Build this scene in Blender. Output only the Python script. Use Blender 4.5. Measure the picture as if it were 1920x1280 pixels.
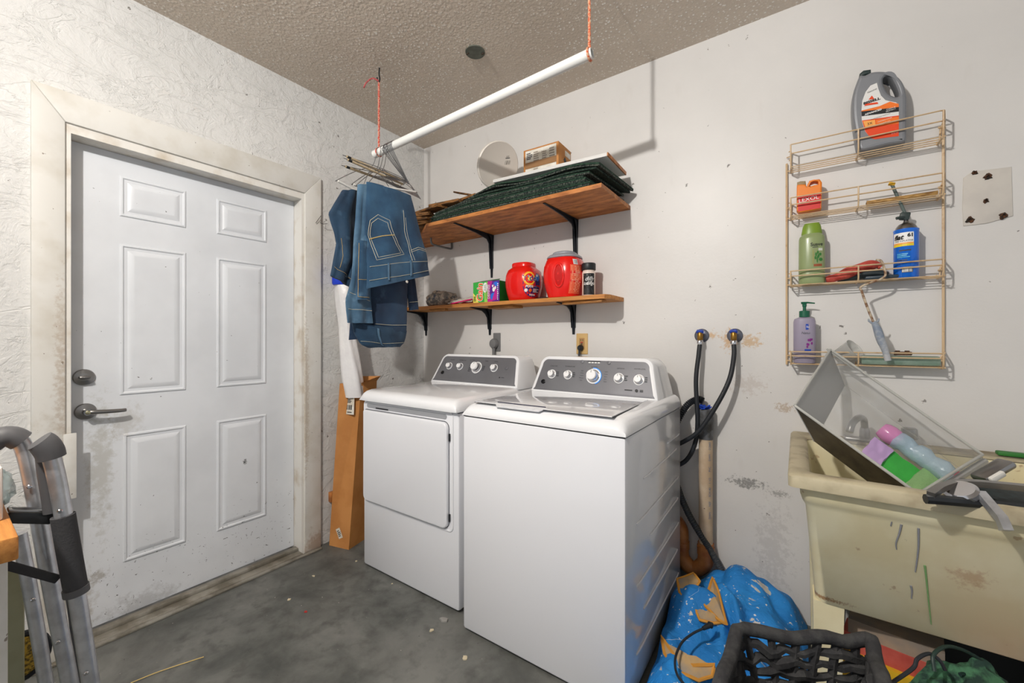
import bpy, bmesh, math, random
from mathutils import Vector, Matrix, noise
R = math.radians
for _o in list(bpy.data.objects): bpy.data.objects.remove(_o)
SC = bpy.context.scene
COL = SC.collection
rnd = random.Random(7)

# ---------------------------------------------------------------- camera, light, exposure
CAM = Vector((2.38, -2.2087, 1.25)); YAW = math.atan2(535, 765); FPX = 765.0
cd = bpy.data.cameras.new('camera'); cd.sensor_width = 36; cd.lens = FPX*36/1920; cd.shift_y = -3/1920
cd.clip_start = 0.02
cam = bpy.data.objects.new('camera', cd); COL.objects.link(cam)
cam.location = CAM; cam.rotation_euler = (R(90), 0, YAW); SC.camera = cam
SC.view_settings.view_transform = 'Standard'; SC.view_settings.look = 'None'
SC.view_settings.exposure = 0.0; SC.view_settings.gamma = 1; SC.view_settings.use_curve_mapping = False
w = bpy.data.worlds.new('world'); SC.world = w; w.use_nodes = True
w.node_tree.nodes['Background'].inputs[0].default_value = (0.93, 0.96, 1.0, 1)
w.node_tree.nodes['Background'].inputs[1].default_value = 0.60
def lamp(name, loc, e, rad, col=(1, 1, 1)):
    l = bpy.data.lights.new(name, 'POINT'); l.energy = e; l.shadow_soft_size = rad; l.color = col
    o = bpy.data.objects.new(name, l); COL.objects.link(o); o.location = loc; return o
lamp('work_light', (1.60, -2.75, 2.60), 84, 0.035, (1, .97, .93))
fl_ = bpy.data.lights.new('work_light_head', 'AREA'); fl_.shape = 'DISK'; fl_.size = .08; fl_.energy = 26; fl_.color = (1, .97, .93)
flo = bpy.data.objects.new('work_light_head', fl_); COL.objects.link(flo); flo.location = (1.60, -2.74, 2.60)
flo.rotation_euler = (Vector((1.75, 0, 1.1))-flo.location).to_track_quat('-Z', 'Y').to_euler()

FW = Vector((-math.sin(YAW), math.cos(YAW), 0)); RT = Vector((math.cos(YAW), math.sin(YAW), 0))
def ray(px, py): return FW + RT*((px-960)/FPX) + Vector((0, 0, (637-py)/FPX))
def P(px, py, ax, v):                       # survey point: where the sight line meets a known plane of the room
    r = ray(px, py); i = 'xyz'.index(ax); k = (v-CAM[i])/r[i]; return CAM + r*k
def PP(px, py, pt, n):
    r = ray(px, py); k = (Vector(pt)-CAM).dot(n)/r.dot(n); return CAM + r*k

# ---------------------------------------------------------------- materials
def lin(c):
    o = []
    for v in c[:3]:
        v = v/255.0; o.append(v/12.92 if v <= .04045 else ((v+.055)/1.055)**2.4)
    return (*o, 1)
def N(nt, t, **k):
    n = nt.nodes.new(t)
    for a, b in k.items(): setattr(n, a, b)
    return n
def coords(nt, stretch=None):
    g = N(nt, 'ShaderNodeNewGeometry'); m = N(nt, 'ShaderNodeMapping')
    nt.links.new(g.outputs['Position'], m.inputs[0])
    if stretch: m.inputs['Scale'].default_value = stretch
    return m.outputs[0]
def mixc(nt, fac, a, b, mode='MIX'):
    m = N(nt, 'ShaderNodeMix', data_type='RGBA', blend_type=mode)
    if isinstance(fac, (int, float)): m.inputs[0].default_value = fac
    else: nt.links.new(fac, m.inputs[0])
    for i, v in ((6, a), (7, b)):
        if isinstance(v, tuple): m.inputs[i].default_value = v
        else: nt.links.new(v, m.inputs[i])
    return m.outputs[2]
def nz(nt, co, scale, detail=3, rough=.55, dist=0):
    n = N(nt, 'ShaderNodeTexNoise'); n.inputs['Scale'].default_value = scale; n.inputs['Detail'].default_value = detail
    n.inputs['Roughness'].default_value = rough; n.inputs['Distortion'].default_value = dist
    nt.links.new(co, n.inputs['Vector']); return n.outputs[0]
def rng(nt, v, a, b, c=0., d=1.):
    m = N(nt, 'ShaderNodeMapRange'); nt.links.new(v, m.inputs[0])
    for i, x in zip((1, 2, 3, 4), (a, b, c, d)): m.inputs[i].default_value = x
    return m.outputs[0]
def mth(nt, op, a, b=None):
    m = N(nt, 'ShaderNodeMath', operation=op)
    for i, v in ((0, a), (1, b)):
        if v is None: continue
        if isinstance(v, (int, float)): m.inputs[i].default_value = v
        else: nt.links.new(v, m.inputs[i])
    return m.outputs[0]
def M(name, col, rough=.5, metal=0, col2=None, scale=8, lo=.4, hi=.6, bump=0, bscale=60, stretch=None, specks=(), blobs=(),
      trans=0, ior=1.45, alpha=1, spec=None, sheen=0, coat=0, bdist=.004, emit=None, rvar=0, detail=4):
    m = bpy.data.materials.new(name); m.use_nodes = True; nt = m.node_tree; b = nt.nodes['Principled BSDF']
    b.inputs['Roughness'].default_value = rough; b.inputs['Metallic'].default_value = metal
    b.inputs['IOR'].default_value = ior
    if trans: b.inputs['Transmission Weight'].default_value = trans
    if alpha < 1: b.inputs['Alpha'].default_value = alpha
    if spec is not None: b.inputs['Specular IOR Level'].default_value = spec
    if coat: b.inputs['Coat Weight'].default_value = coat
    if sheen: b.inputs['Sheen Weight'].default_value = sheen
    c = lin(col); co = coords(nt, stretch)
    if col2:
        c = mixc(nt, rng(nt, nz(nt, co, scale, detail), lo, hi), c, lin(col2))
    for (sc, th, sp, scol, stg) in specks:
        f = rng(nt, nz(nt, co, sc, 3, .6), th, th+sp); c = mixc(nt, mth(nt, 'MULTIPLY', f, stg), c, lin(scol))
    for (bp, br, bcol, stg) in blobs:
        s = N(nt, 'ShaderNodeVectorMath', operation='SUBTRACT'); nt.links.new(coords(nt), s.inputs[0]); s.inputs[1].default_value = bp
        d = N(nt, 'ShaderNodeVectorMath', operation='DIVIDE'); nt.links.new(s.outputs[0], d.inputs[0]); d.inputs[1].default_value = br
        l = N(nt, 'ShaderNodeVectorMath', operation='LENGTH'); nt.links.new(d.outputs[0], l.inputs[0])
        q = mth(nt, 'SUBTRACT', l.outputs['Value'], rng(nt, nz(nt, coords(nt), 1.6/min(br), 6, .7), .2, .8, -.9, .9))
        c = mixc(nt, mth(nt, 'MULTIPLY', rng(nt, q, .35, 1.0, 1, 0), stg), c, lin(bcol))
    if isinstance(c, tuple): b.inputs['Base Color'].default_value = c
    else: nt.links.new(c, b.inputs['Base Color'])
    if rvar:
        nt.links.new(rng(nt, nz(nt, co, 12, 4), .35, .65, rough-rvar, rough+rvar), b.inputs['Roughness'])
    if bump:
        bn = N(nt, 'ShaderNodeBump'); bn.inputs['Strength'].default_value = bump; bn.inputs['Distance'].default_value = bdist
        nt.links.new(nz(nt, co, bscale, 4), bn.inputs['Height']); nt.links.new(bn.outputs[0], b.inputs['Normal'])
    if emit:
        b.inputs['Emission Color'].default_value = lin(emit[0]); b.inputs['Emission Strength'].default_value = emit[1]
    return m

# ---------------------------------------------------------------- mesh builder
def rrect(w, h, r, n=5, cx=0, cy=0):
    if not isinstance(r, (tuple, list)): r = (r,)*4            # br, tr, tl, bl
    o = []
    for (sx, sy, a0), rr in zip(((1, -1, -90), (1, 1, 0), (-1, 1, 90), (-1, -1, 180)), r):
        for i in range(n+1):
            a = R(a0+90*i/n); o.append((cx+sx*(w/2-rr)+rr*math.cos(a), cy+sy*(h/2-rr)+rr*math.sin(a)))
    return o
def ellip(rx, ry, n=24, cx=0, cy=0): return [(cx+rx*math.cos(2*math.pi*i/n), cy+ry*math.sin(2*math.pi*i/n)) for i in range(n)]
def inset(poly, d):
    n = len(poly); o = []
    A = sum(poly[i][0]*poly[(i+1) % n][1]-poly[(i+1) % n][0]*poly[i][1] for i in range(n)); s = 1 if A > 0 else -1
    for i in range(n):
        p = Vector(poly[i]); a = Vector(poly[i-1]); b = Vector(poly[(i+1) % n])
        e1 = (p-a); e2 = (b-p)
        e1 = e1.normalized() if e1.length > 1e-9 else e2.normalized(); e2 = e2.normalized() if e2.length > 1e-9 else e1
        nn = Vector((-(e1.y+e2.y), e1.x+e2.x)); nn = nn.normalized() if nn.length > 1e-9 else Vector((0, 0))
        q = p+nn*d*s; o.append((q.x, q.y))
    return o
def frame(o, ex, ey, ez=None):                                 # matrix from origin and two axes
    ex = Vector(ex).normalized(); ey = Vector(ey); ez = ex.cross(ey).normalized() if ez is None else Vector(ez).normalized()
    ey = ez.cross(ex)
    m = Matrix((ex, ey, ez)).transposed().to_4x4(); m.translation = Vector(o); return m
def T(x, y=0, z=0): return Matrix.Translation((x, y, z) if not isinstance(x, Vector) else x)
def smoothpath(pts, n=6):
    pts = [Vector(p) for p in pts]
    if len(pts) < 3: return pts
    o = []
    for i in range(len(pts)-1):
        p0 = pts[i-1] if i else pts[0]*2-pts[1]; p1 = pts[i]; p2 = pts[i+1]; p3 = pts[i+2] if i+2 < len(pts) else pts[-1]*2-pts[-2]
        for j in range(n):
            t = j/n; o.append(.5*((2*p1)+(p2-p0)*t+(2*p0-5*p1+4*p2-p3)*t*t+(3*p1-p0-3*p2+p3)*t**3))
    o.append(pts[-1]); return o
class B:
    def __init__(s): s.v = []; s.f = []; s.m = []
    def add(s, vs, fs, mi=0, X=None):
        k = len(s.v); s.v += [(X @ Vector(v)) if X is not None else Vector(v) for v in vs]
        s.f += [[i+k for i in f] for f in fs]; s.m += [mi]*len(fs); return s
    def box(s, c, d, X=None, bev=0, mi=0, seg=2):
        bm = bmesh.new(); bmesh.ops.create_cube(bm, size=1)
        for v in bm.verts: v.co = Vector((v.co.x*d[0], v.co.y*d[1], v.co.z*d[2]))
        if bev: bmesh.ops.bevel(bm, geom=bm.edges[:], offset=min(bev, min(d)*.45), segments=seg, affect='EDGES', profile=.5)
        bm.verts.index_update()
        vs = [v.co+Vector(c) for v in bm.verts]; fs = [[v.index for v in f.verts] for f in bm.faces]; bm.free()
        return s.add(vs, fs, mi, X)
    def bb(s, lo, hi, bev=0, mi=0, X=None):
        lo = Vector(lo); hi = Vector(hi); return s.box((lo+hi)/2, hi-lo, X, bev, mi)
    def rings(s, rs, mi=0, X=None, cap=(True, True), closed=False):
        n = len(rs[0]); vs = [v for r in rs for v in r]; fs = []
        for i in range(len(rs)-(0 if closed else 1)):
            a = i*n; b = ((i+1) % len(rs))*n
            for j in range(n): fs.append([a+j, a+(j+1) % n, b+(j+1) % n, b+j])
        if cap[0]: fs.append(list(range(n))[::-1])
        if cap[1]: fs.append([(len(rs)-1)*n+j for j in range(n)])
        return s.add(vs, fs, mi, X)
    def tube(s, pts, r, n=8, mi=0, X=None, cap=True, sm=0, closed=False):
        pts = smoothpath(pts, sm) if sm else [Vector(p) for p in pts]
        rs = []; N0 = None; L = len(pts)
        for i, p in enumerate(pts):
            if closed: t = pts[(i+1) % L]-pts[i-1]
            else: t = pts[min(i+1, L-1)]-pts[max(i-1, 0)]
            t.normalize()
            if N0 is None: N0 = t.orthogonal().normalized()
            N0 = (N0-t*N0.dot(t)); N0 = N0.normalized() if N0.length > 1e-6 else t.orthogonal().normalized()
            Bn = t.cross(N0); rr = r(i/(L-1)) if callable(r) else r
            rs.append([p+(N0*math.cos(2*math.pi*j/n)+Bn*math.sin(2*math.pi*j/n))*rr for j in range(n)])
        return s.rings(rs, mi, X, (cap and not closed,)*2, closed)
    def lathe(s, prof, n=24, mi=0, X=None, cap=(True, True), sx=1, sy=1):
        return s.rings([[(max(r, 1e-5)*sx*math.cos(2*math.pi*j/n), max(r, 1e-5)*sy*math.sin(2*math.pi*j/n), z) for j in range(n)] for r, z in prof], mi, X, cap)
    def slab(s, poly, t, X=None, bev=0, mi=0, z0=0, seg=3):      # outline in xy, from z0 (back) to z0+t (front), front edge rounded
        rs = [[(x, y, z0) for x, y in poly]]
        if bev:
            for i in range(seg+1):
                a = R(90*i/seg); rs.append([(x, y, z0+t-bev+bev*math.sin(a)) for x, y in inset(poly, bev*(1-math.cos(a)))])
        else: rs.append([(x, y, z0+t) for x, y in poly])
        return s.rings(rs, mi, X)
    def grid(s, fn, nu, nv, mi=0, X=None, wrap=False):
        vs = [fn(i/nu, j/nv) for j in range(nv+1) for i in range(nu+1)]
        fs = [[j*(nu+1)+i, j*(nu+1)+i+1, (j+1)*(nu+1)+i+1, (j+1)*(nu+1)+i] for j in range(nv) for i in range(nu)]
        return s.add(vs, fs, mi, X)
    def pillow(s, fn, nu, nv, th, mi=0):                         # closed sheet: fn(u,v)->point, th thickness (fn or number) along its normal
        g = [[Vector(fn(i/nu, j/nv)) for i in range(nu+1)] for j in range(nv+1)]
        top = []; bot = []
        for j in range(nv+1):
            for i in range(nu+1):
                du = g[j][min(i+1, nu)]-g[j][max(i-1, 0)]; dv = g[min(j+1, nv)][i]-g[max(j-1, 0)][i]
                n = du.cross(dv); n = n.normalized() if n.length > 1e-12 else Vector((0, 0, 1))
                h = th(i/nu, j/nv) if callable(th) else th
                top.append(g[j][i]+n*h/2); bot.append(g[j][i]-n*h/2)
        K = (nu+1)*(nv+1); id = lambda i, j: j*(nu+1)+i
        fs = []
        for j in range(nv):
            for i in range(nu):
                q = [id(i, j), id(i+1, j), id(i+1, j+1), id(i, j+1)]; fs += [q, [K+a for a in q[::-1]]]
        for i in range(nu): fs += [[id(i+1, 0), id(i, 0), K+id(i, 0), K+id(i+1, 0)], [id(i, nv), id(i+1, nv), K+id(i+1, nv), K+id(i, nv)]]
        for j in range(nv): fs += [[id(0, j), id(0, j+1), K+id(0, j+1), K+id(0, j)], [id(nu, j+1), id(nu, j), K+id(nu, j), K+id(nu, j+1)]]
        return s.add(top+bot, fs, mi)
    def build(s, name, mats, parent=None, smooth=True, ang=38, org=None):
        if not isinstance(mats, (list, tuple)): mats = [mats]
        if parent is not None: O = ORG[parent.name]
        elif org is not None: O = Vector(org)
        else:
            lo = Vector([min(v[i] for v in s.v) for i in range(3)]); hi = Vector([max(v[i] for v in s.v) for i in range(3)])
            O = Vector(((lo.x+hi.x)/2, (lo.y+hi.y)/2, lo.z))
        me = bpy.data.meshes.new(name); me.from_pydata([v-O for v in s.v], [], s.f); me.validate()
        for m in mats: me.materials.append(m)
        if len(me.polygons) == len(s.m): me.polygons.foreach_set('material_index', s.m)
        bm = bmesh.new(); bm.from_mesh(me); bmesh.ops.recalc_face_normals(bm, faces=bm.faces[:]); bm.to_mesh(me); bm.free()
        if smooth: me.shade_smooth(); me.set_sharp_from_angle(angle=R(ang))
        o = bpy.data.objects.new(name, me); COL.objects.link(o)
        if parent is not None: o.parent = parent
        else: o.location = O
        ORG[o.name] = O; return o
ORG = {}
def thing(name, label, cat, loc, group=None):
    o = bpy.data.objects.new(name, None); COL.objects.link(o); o.location = Vector(loc); o.empty_display_size = .05
    ORG[o.name] = Vector(loc); return tag(o, label, cat, group)
def tag(o, label=None, cat=None, group=None, kind=None):
    if label: o['label'] = label
    if cat: o['category'] = cat
    if group: o['group'] = group
    if kind: o['kind'] = kind
    return o
def struct(o): o['kind'] = 'structure'; return o

def text_geo(txt, size, shear=0, sx=1.0, bold=0):
    c = bpy.data.curves.new('t', 'FONT'); c.body = txt; c.size = size; c.shear = shear; c.align_x = 'CENTER'; c.align_y = 'CENTER'
    c.offset = bold; c.resolution_u = 3; c.fill_mode = 'FRONT'
    o = bpy.data.objects.new('t', c); COL.objects.link(o); dg = bpy.context.evaluated_depsgraph_get()
    me = bpy.data.meshes.new_from_object(o.evaluated_get(dg)); vs = [(v.co.x*sx, v.co.y) for v in me.vertices]
    fs = [list(p.vertices) for p in me.polygons]; bpy.data.objects.remove(o); bpy.data.curves.remove(c); bpy.data.meshes.remove(me)
    return vs, fs
def decal(name, parent, mapf, items, step=.0004):                # printed label: flat shapes and letters laid on a surface by mapf(u, v, lift)
    b = B(); mats = []
    for k, it in enumerate(items):
        mt = it[-1]
        if mt not in mats: mats.append(mt)
        mi = mats.index(mt); h = step*(k+1)
        if it[0] == 'rect':
            _, u0, v0, u1, v1, _m = it; b.grid(lambda a, c: mapf(u0+(u1-u0)*a, v0+(v1-v0)*c, h), 10, 6, mi)
        elif it[0] == 'ell':
            _, cu, cv, ru, rv, _m = it
            vs = [mapf(cu, cv, h)]; fs = []; n = 24
            for q in (1, 2, 3):
                for j in range(n): a = 2*math.pi*j/n; vs.append(mapf(cu+ru*q/3*math.cos(a), cv+rv*q/3*math.sin(a), h))
            for j in range(n):
                fs.append([0, 1+j, 1+(j+1) % n])
                for q in (0, 1): fs.append([1+q*n+j, 1+(q+1)*n+j, 1+(q+1)*n+(j+1) % n, 1+q*n+(j+1) % n])
            b.add(vs, fs, mi)
        elif it[0] == 'poly':
            b.add([mapf(u, v, h) for u, v in it[1]], [list(range(len(it[1])))], mi)
        elif it[0] == 'text':
            _, t, u, v, size, opt, _m = it
            vs, fs = text_geo(t, size, opt.get('shear', 0), opt.get('sx', 1), opt.get('bold', 0)); rot = opt.get('rot', 0); cs, sn = math.cos(R(rot)), math.sin(R(rot))
            b.add([mapf(u+x*cs-y*sn, v+x*sn+y*cs, h) for x, y in vs], fs, mi)
        elif it[0] == 'lines':                                   # fine print
            _, u0, v0, u1, v1, nl, _m = it; lr = random.Random(k)
            for q in range(nl):
                vv = v1+(v0-v1)*(q+.5)/nl; hh = abs(v1-v0)/nl*.28; e = u0+(u1-u0)*lr.uniform(.6, 1)
                b.add([mapf(u0, vv-hh, h), mapf((u0+e)/2, vv-hh, h), mapf(e, vv-hh, h), mapf(e, vv+hh, h), mapf((u0+e)/2, vv+hh, h), mapf(u0, vv+hh, h)], [[0, 1, 4, 5], [1, 2, 3, 4]], mi)
        elif it[0] == 'bars':
            _, u0, v0, u1, v1, nb, _m = it; lr = random.Random(k)
            for q in range(nb):
                a = u0+(u1-u0)*q/nb; c = a+(u1-u0)/nb*lr.choice((.3, .5, .7)); b.add([mapf(a, v0, h), mapf(c, v0, h), mapf(c, v1, h), mapf(a, v1, h)], [[0, 1, 2, 3]], mi)
    return b.build(name, mats, parent, smooth=False)
def flatmap(o, ex, ey):
    ex = Vector(ex).normalized(); ez = ex.cross(Vector(ey)).normalized(); ey = ez.cross(ex); o = Vector(o)
    return lambda u, v, h: o+ex*u+ey*v+ez*h
def matmap(X): return lambda u, v, h: X @ Vector((u, v, h))

# ---------------------------------------------------------------- palette
white_paint = M('door_paint', (222, 225, 228), .42, col2=(210, 212, 214), scale=3, specks=((46, .72, .02, (70, 70, 68), .8),), bump=.05, bscale=30)
casing_paint = M('casing_paint', (214, 212, 206), .5, col2=(192, 186, 174), scale=7, lo=.45, hi=.75, specks=((38, .70, .02, (110, 95, 80), .8),), bump=.12, bscale=18)
enamel = M('white_enamel', (226, 227, 231), .16, coat=.4, specks=((60, .78, .02, (120, 120, 120), .4),))
enamel_top = M('white_plastic_top', (232, 233, 235), .12, coat=.5)
dark_gap = M('dark_gap', (28, 28, 32), .7)
panel_grey = M('console_grey', (118, 119, 123), .5, metal=.35, col2=(108, 108, 112), scale=3)
knob_white = M('knob_white', (236, 236, 236), .3)
ink_dark = M('ink_dark', (60, 62, 66), .5); ink_black = M('ink_black', (24, 24, 26), .5); ink_white = M('ink_white', (240, 240, 238), .5)
blue_glow = M('blue_ring', (70, 140, 215), .3, emit=((60, 140, 230), .5))
chrome = M('chrome', (205, 205, 208), .14, metal=1)
satin = M('satin_nickel', (150, 148, 146), .3, metal=1)
alu = M('brushed_aluminium', (206, 208, 212), .34, metal=.75, col2=(186, 188, 192), scale=30)
black_plastic = M('black_plastic', (30, 33, 36), .45)
rubber = M('black_rubber', (32, 35, 40), .55, specks=((90, .7, .03, (150, 150, 150), .5),))
black_iron = M('black_bracket_iron', (38, 42, 48), .38, metal=.4)
pvc_white = M('pvc_white', (228, 228, 224), .3, specks=((50, .74, .02, (140, 130, 120), .5),))
WOODG = dict(stretch=(1.5, 22, 22))
wood = M('pine_board', (206, 142, 72), .55, col2=(160, 98, 44), scale=3, lo=.35, hi=.7, specks=((26, .7, .03, (80, 45, 20), .6),), bump=.2, bscale=20, **WOODG)
ply = M('plywood', (202, 132, 70), .55, col2=(148, 86, 40), scale=5, lo=.38, hi=.66, bump=.15, bscale=14, stretch=(1.6, 5, 5), specks=((7, .56, .08, (128, 74, 34), .6), (30, .7, .03, (70, 42, 22), .7)), detail=7)
old_wood = M('old_wood_strips', (150, 102, 52), .7, col2=(84, 56, 28), scale=6, bump=.4, bscale=30, stretch=(2, 14, 14))
card = M('cardboard', (196, 136, 76), .75, col2=(182, 122, 64), scale=6, bump=.05, bscale=200, bdist=.001)
paper = M('paper_label', (226, 222, 212), .6, col2=(208, 200, 184), scale=20)
# ================================================================ the room
H = 2.735
def wall_material(name, col, rough, crack, blobs=(), spk=(86, 78, 70)):
    m = bpy.data.materials.new(name); m.use_nodes = True; nt = m.node_tree; b = nt.nodes['Principled BSDF']
    co = coords(nt); b.inputs['Roughness'].default_value = rough
    c = mixc(nt, rng(nt, nz(nt, co, 1.6, 4), .35, .65), lin(col), lin(tuple(x-9 for x in col)))
    if not crack:
        st = coords(nt, (3, 3, 1.1)); c = mixc(nt, rng(nt, nz(nt, st, 3, 5), .62, .8, 0, .35), c, lin((196, 190, 182)))
    v = N(nt, 'ShaderNodeTexVoronoi'); v.inputs['Scale'].default_value = 7; v.inputs['Randomness'].default_value = 1; nt.links.new(co, v.inputs['Vector'])
    n2 = nz(nt, co, 90, 3, .7)
    d = mth(nt, 'ADD', v.outputs['Distance'], rng(nt, n2, .3, .7, -.05, .05))
    c = mixc(nt, rng(nt, d, .028, .05, .85, 0), c, lin(spk))
    c = mixc(nt, rng(nt, nz(nt, co, 34, 3, .6), .715, .73, 0, .75), c, lin(spk))
    for (bp, br, bcol, stg) in blobs:
        s = N(nt, 'ShaderNodeVectorMath', operation='SUBTRACT'); nt.links.new(co, s.inputs[0]); s.inputs[1].default_value = bp
        dd = N(nt, 'ShaderNodeVectorMath', operation='DIVIDE'); nt.links.new(s.outputs[0], dd.inputs[0]); dd.inputs[1].default_value = br
        l = N(nt, 'ShaderNodeVectorMath', operation='LENGTH'); nt.links.new(dd.outputs[0], l.inputs[0])
        q = mth(nt, 'SUBTRACT', l.outputs['Value'], rng(nt, nz(nt, co, 1.8/min(br), 6, .75), .3, .7, -.9, .9))
        c = mixc(nt, mth(nt, 'MULTIPLY', rng(nt, q, .3, .7, 1, 0), stg), c, lin(bcol))
    bn = N(nt, 'ShaderNodeBump'); bn.inputs['Distance'].default_value = .012 if crack else .004
    if crack:
        h1 = rng(nt, nz(nt, co, 9, 6, .65, 1.2), .45, .58); h2 = nz(nt, co, 55, 4)
        rg = rng(nt, mth(nt, 'ABSOLUTE', mth(nt, 'SUBTRACT', nz(nt, coords(nt, (1, 1, 3)), 2.6, 5, .6, .6), .5)), 0, .012)
        hh = mth(nt, 'ADD', mth(nt, 'ADD', mth(nt, 'MULTIPLY', h1, .35), mth(nt, 'MULTIPLY', h2, .5)), mth(nt, 'MULTIPLY', rg, .35))
        bn.inputs['Strength'].default_value = .5
        zz = N(nt, 'ShaderNodeSeparateXYZ'); nt.links.new(co, zz.inputs[0])
        dz = rng(nt, zz.outputs[2], .1, 1.4, 1, 0)
        c = mixc(nt, mth(nt, 'MULTIPLY', dz, rng(nt, rg, 0, 1, .34, .08)), c, lin((150, 142, 128)))
    else:
        hh = mth(nt, 'ADD', nz(nt, co, 10, 4), mth(nt, 'MULTIPLY', nz(nt, co, 90, 3), .3)); bn.inputs['Strength'].default_value = .3
    nt.links.new(hh, bn.inputs['Height']); nt.links.new(bn.outputs[0], b.inputs['Normal']); nt.links.new(c, b.inputs['Base Color'])
    return m
wl_m = wall_material('stucco_white', (220, 219, 216), .62, True)
pt = lambda x, y: tuple(P(x, y, 'y', 0))
wb_m = wall_material('wall_back_paint', (221, 218, 214), .44, False, blobs=(
    (pt(1407, 640), (.06, .05, .05), (196, 160, 112), .75), (pt(1366, 636), (.045, .05, .07), (198, 156, 104), .8),
    (pt(1334, 628), (.03, .05, .03), (205, 160, 100), .7), (pt(1400, 905), (.11, .05, .035), (110, 108, 104), .75),
    (pt(1460, 925), (.06, .05, .02), (120, 116, 112), .6), (pt(1470, 765), (.05, .05, .03), (168, 140, 106), .6),
    (pt(1400, 720), (.10, .05, .07), (150, 120, 96), .22), (pt(1450, 1030), (.10, .05, .30), (176, 172, 168), .35)))
def ceil_mat():
    m = bpy.data.materials.new('popcorn_ceiling'); m.use_nodes = True; nt = m.node_tree; b = nt.nodes['Principled BSDF']; co = coords(nt)
    c = mixc(nt, rng(nt, nz(nt, co, 1.5, 3), .35, .65), lin((216, 202, 186)), lin((202, 188, 172)))
    v = N(nt, 'ShaderNodeTexVoronoi'); v.inputs['Scale'].default_value = 62; nt.links.new(co, v.inputs['Vector'])
    msk = rng(nt, nz(nt, co, 2.0, 3), .38, .62, .35, 1)
    sp = mth(nt, 'MULTIPLY', rng(nt, v.outputs['Distance'], .20, .34, 1, 0), mth(nt, 'MULTIPLY', msk, rng(nt, nz(nt, co, 60, 2), .44, .50)))
    c = mixc(nt, mth(nt, 'MULTIPLY', sp, 1.), c, lin((255, 252, 246)))
    nt.links.new(c, b.inputs['Base Color']); b.inputs['Roughness'].default_value = .42
    bn = N(nt, 'ShaderNodeBump'); bn.inputs['Strength'].default_value = .8; bn.inputs['Distance'].default_value = .006
    nt.links.new(mth(nt, 'SUBTRACT', nz(nt, co, 110, 3), mth(nt, 'MULTIPLY', v.outputs['Distance'], .8)), bn.inputs['Height']); nt.links.new(bn.outputs[0], b.inputs['Normal'])
    return m
def floor_mat():
    m = bpy.data.materials.new('concrete_floor'); m.use_nodes = True; nt = m.node_tree; b = nt.nodes['Principled BSDF']; co = coords(nt)
    c = mixc(nt, rng(nt, nz(nt, co, 3.2, 7, .62, .4), .36, .66), lin((70, 72, 69)), lin((112, 113, 109)))
    c = mixc(nt, rng(nt, nz(nt, co, 14, 5), .5, .68, 0, .6), c, lin((58, 59, 56)))
    c = mixc(nt, rng(nt, nz(nt, coords(nt, (1, 1, 1)), 1.1, 3), .5, .7, 0, .4), c, lin((118, 117, 112)))
    c = mixc(nt, rng(nt, nz(nt, co, 48, 3, .6), .72, .74, 0, .8), c, lin((190, 186, 178)))
    c = mixc(nt, rng(nt, nz(nt, co, 75, 2, .6), .74, .76, 0, .8), c, lin((40, 38, 36)))
    nt.links.new(c, b.inputs['Base Color']); nt.links.new(rng(nt, nz(nt, co, 8, 4), .3, .7, .5, .75), b.inputs['Roughness'])
    bn = N(nt, 'ShaderNodeBump'); bn.inputs['Strength'].default_value = .3; bn.inputs['Distance'].default_value = .004
    nt.links.new(nz(nt, co, 25, 6), bn.inputs['Height']); nt.links.new(bn.outputs[0], b.inputs['Normal']); return m
X1, Y1 = 5.2, -4.2
struct(B().bb((-.14, Y1, -.08), (X1, .12, 0)).build('floor', floor_mat(), smooth=False))
struct(B().bb((-.14, Y1, H), (X1, .12, H+.08)).build('ceiling', ceil_mat(), smooth=False))
struct(B().bb((-.14, 0, 0), (X1, .12, H)).build('wall_back', wb_m, smooth=False))
DY0, DY1, DZ = -1.890, -.957, 2.098        # door opening in the left wall
b = B(); b.bb((-.14, Y1, 0), (0, DY0, H)); b.bb((-.14, DY1, 0), (0, 0, H)); b.bb((-.14, DY0, DZ), (0, DY1, H))
struct(b.build('wall_left', wl_m, smooth=False))
# casing, jamb
cas = M('casing_paint_soiled', (216, 214, 208), .5, col2=(200, 195, 184), scale=7, lo=.45, hi=.75, specks=((38, .70, .02, (110, 95, 80), .8),), bump=.15, bscale=18,
        blobs=(((0, -1.905, 1.1), (.06, .03, .45), (160, 134, 104), .45), ((.02, -1.93, .5), (.1, .07, .5), (176, 164, 146), .4), ((.02, -.88, .02), (.1, .08, .10), (150, 112, 72), .6), ((.02, -.94, .9), (.1, .02, .5), (160, 140, 116), .5)))
def casing_piece(b, poly):
    n = len(poly); b.slab(poly, .022, frame((0, 0, 0), (0, 1, 0), (0, 0, 1)), bev=.004)
b = B(); oy0, oy1, oz = -1.988, -.849, 2.228; iy0, iy1, iz = -1.900, -.947, 2.108
casing_piece(b, [(oy0, 0), (iy0, 0), (iy0, iz), (oy0, oz)]); casing_piece(b, [(oy0, oz), (iy0, iz), (iy1, iz), (oy1, oz)]); casing_piece(b, [(oy1, oz), (iy1, iz), (iy1, 0), (oy1, 0)])
tr = struct(b.build('trim_1', cas))
jam = M('jamb_paint', (224, 221, 214), .5, col2=(196, 184, 166), scale=9, lo=.5, hi=.75, bump=.1)
b = B(); b.bb((-.135, -1.905, 0), (.012, -1.884, 2.072)); b.bb((-.135, -.962, 0), (.012, -.941, 2.072)); b.bb((-.135, -1.905, 2.072), (.012, -.941, 2.112))
b.build('door_jamb', jam, tr)
b = B(); b.bb((-.13, -1.884, 0), (.03, -.962, .012), bev=.004); b.bb((-.06, -1.884, .01), (-.02, -.962, .03), bev=.006); b.bb((.03, -1.99, 0), (.055, -.86, .01), bev=.003)
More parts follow.
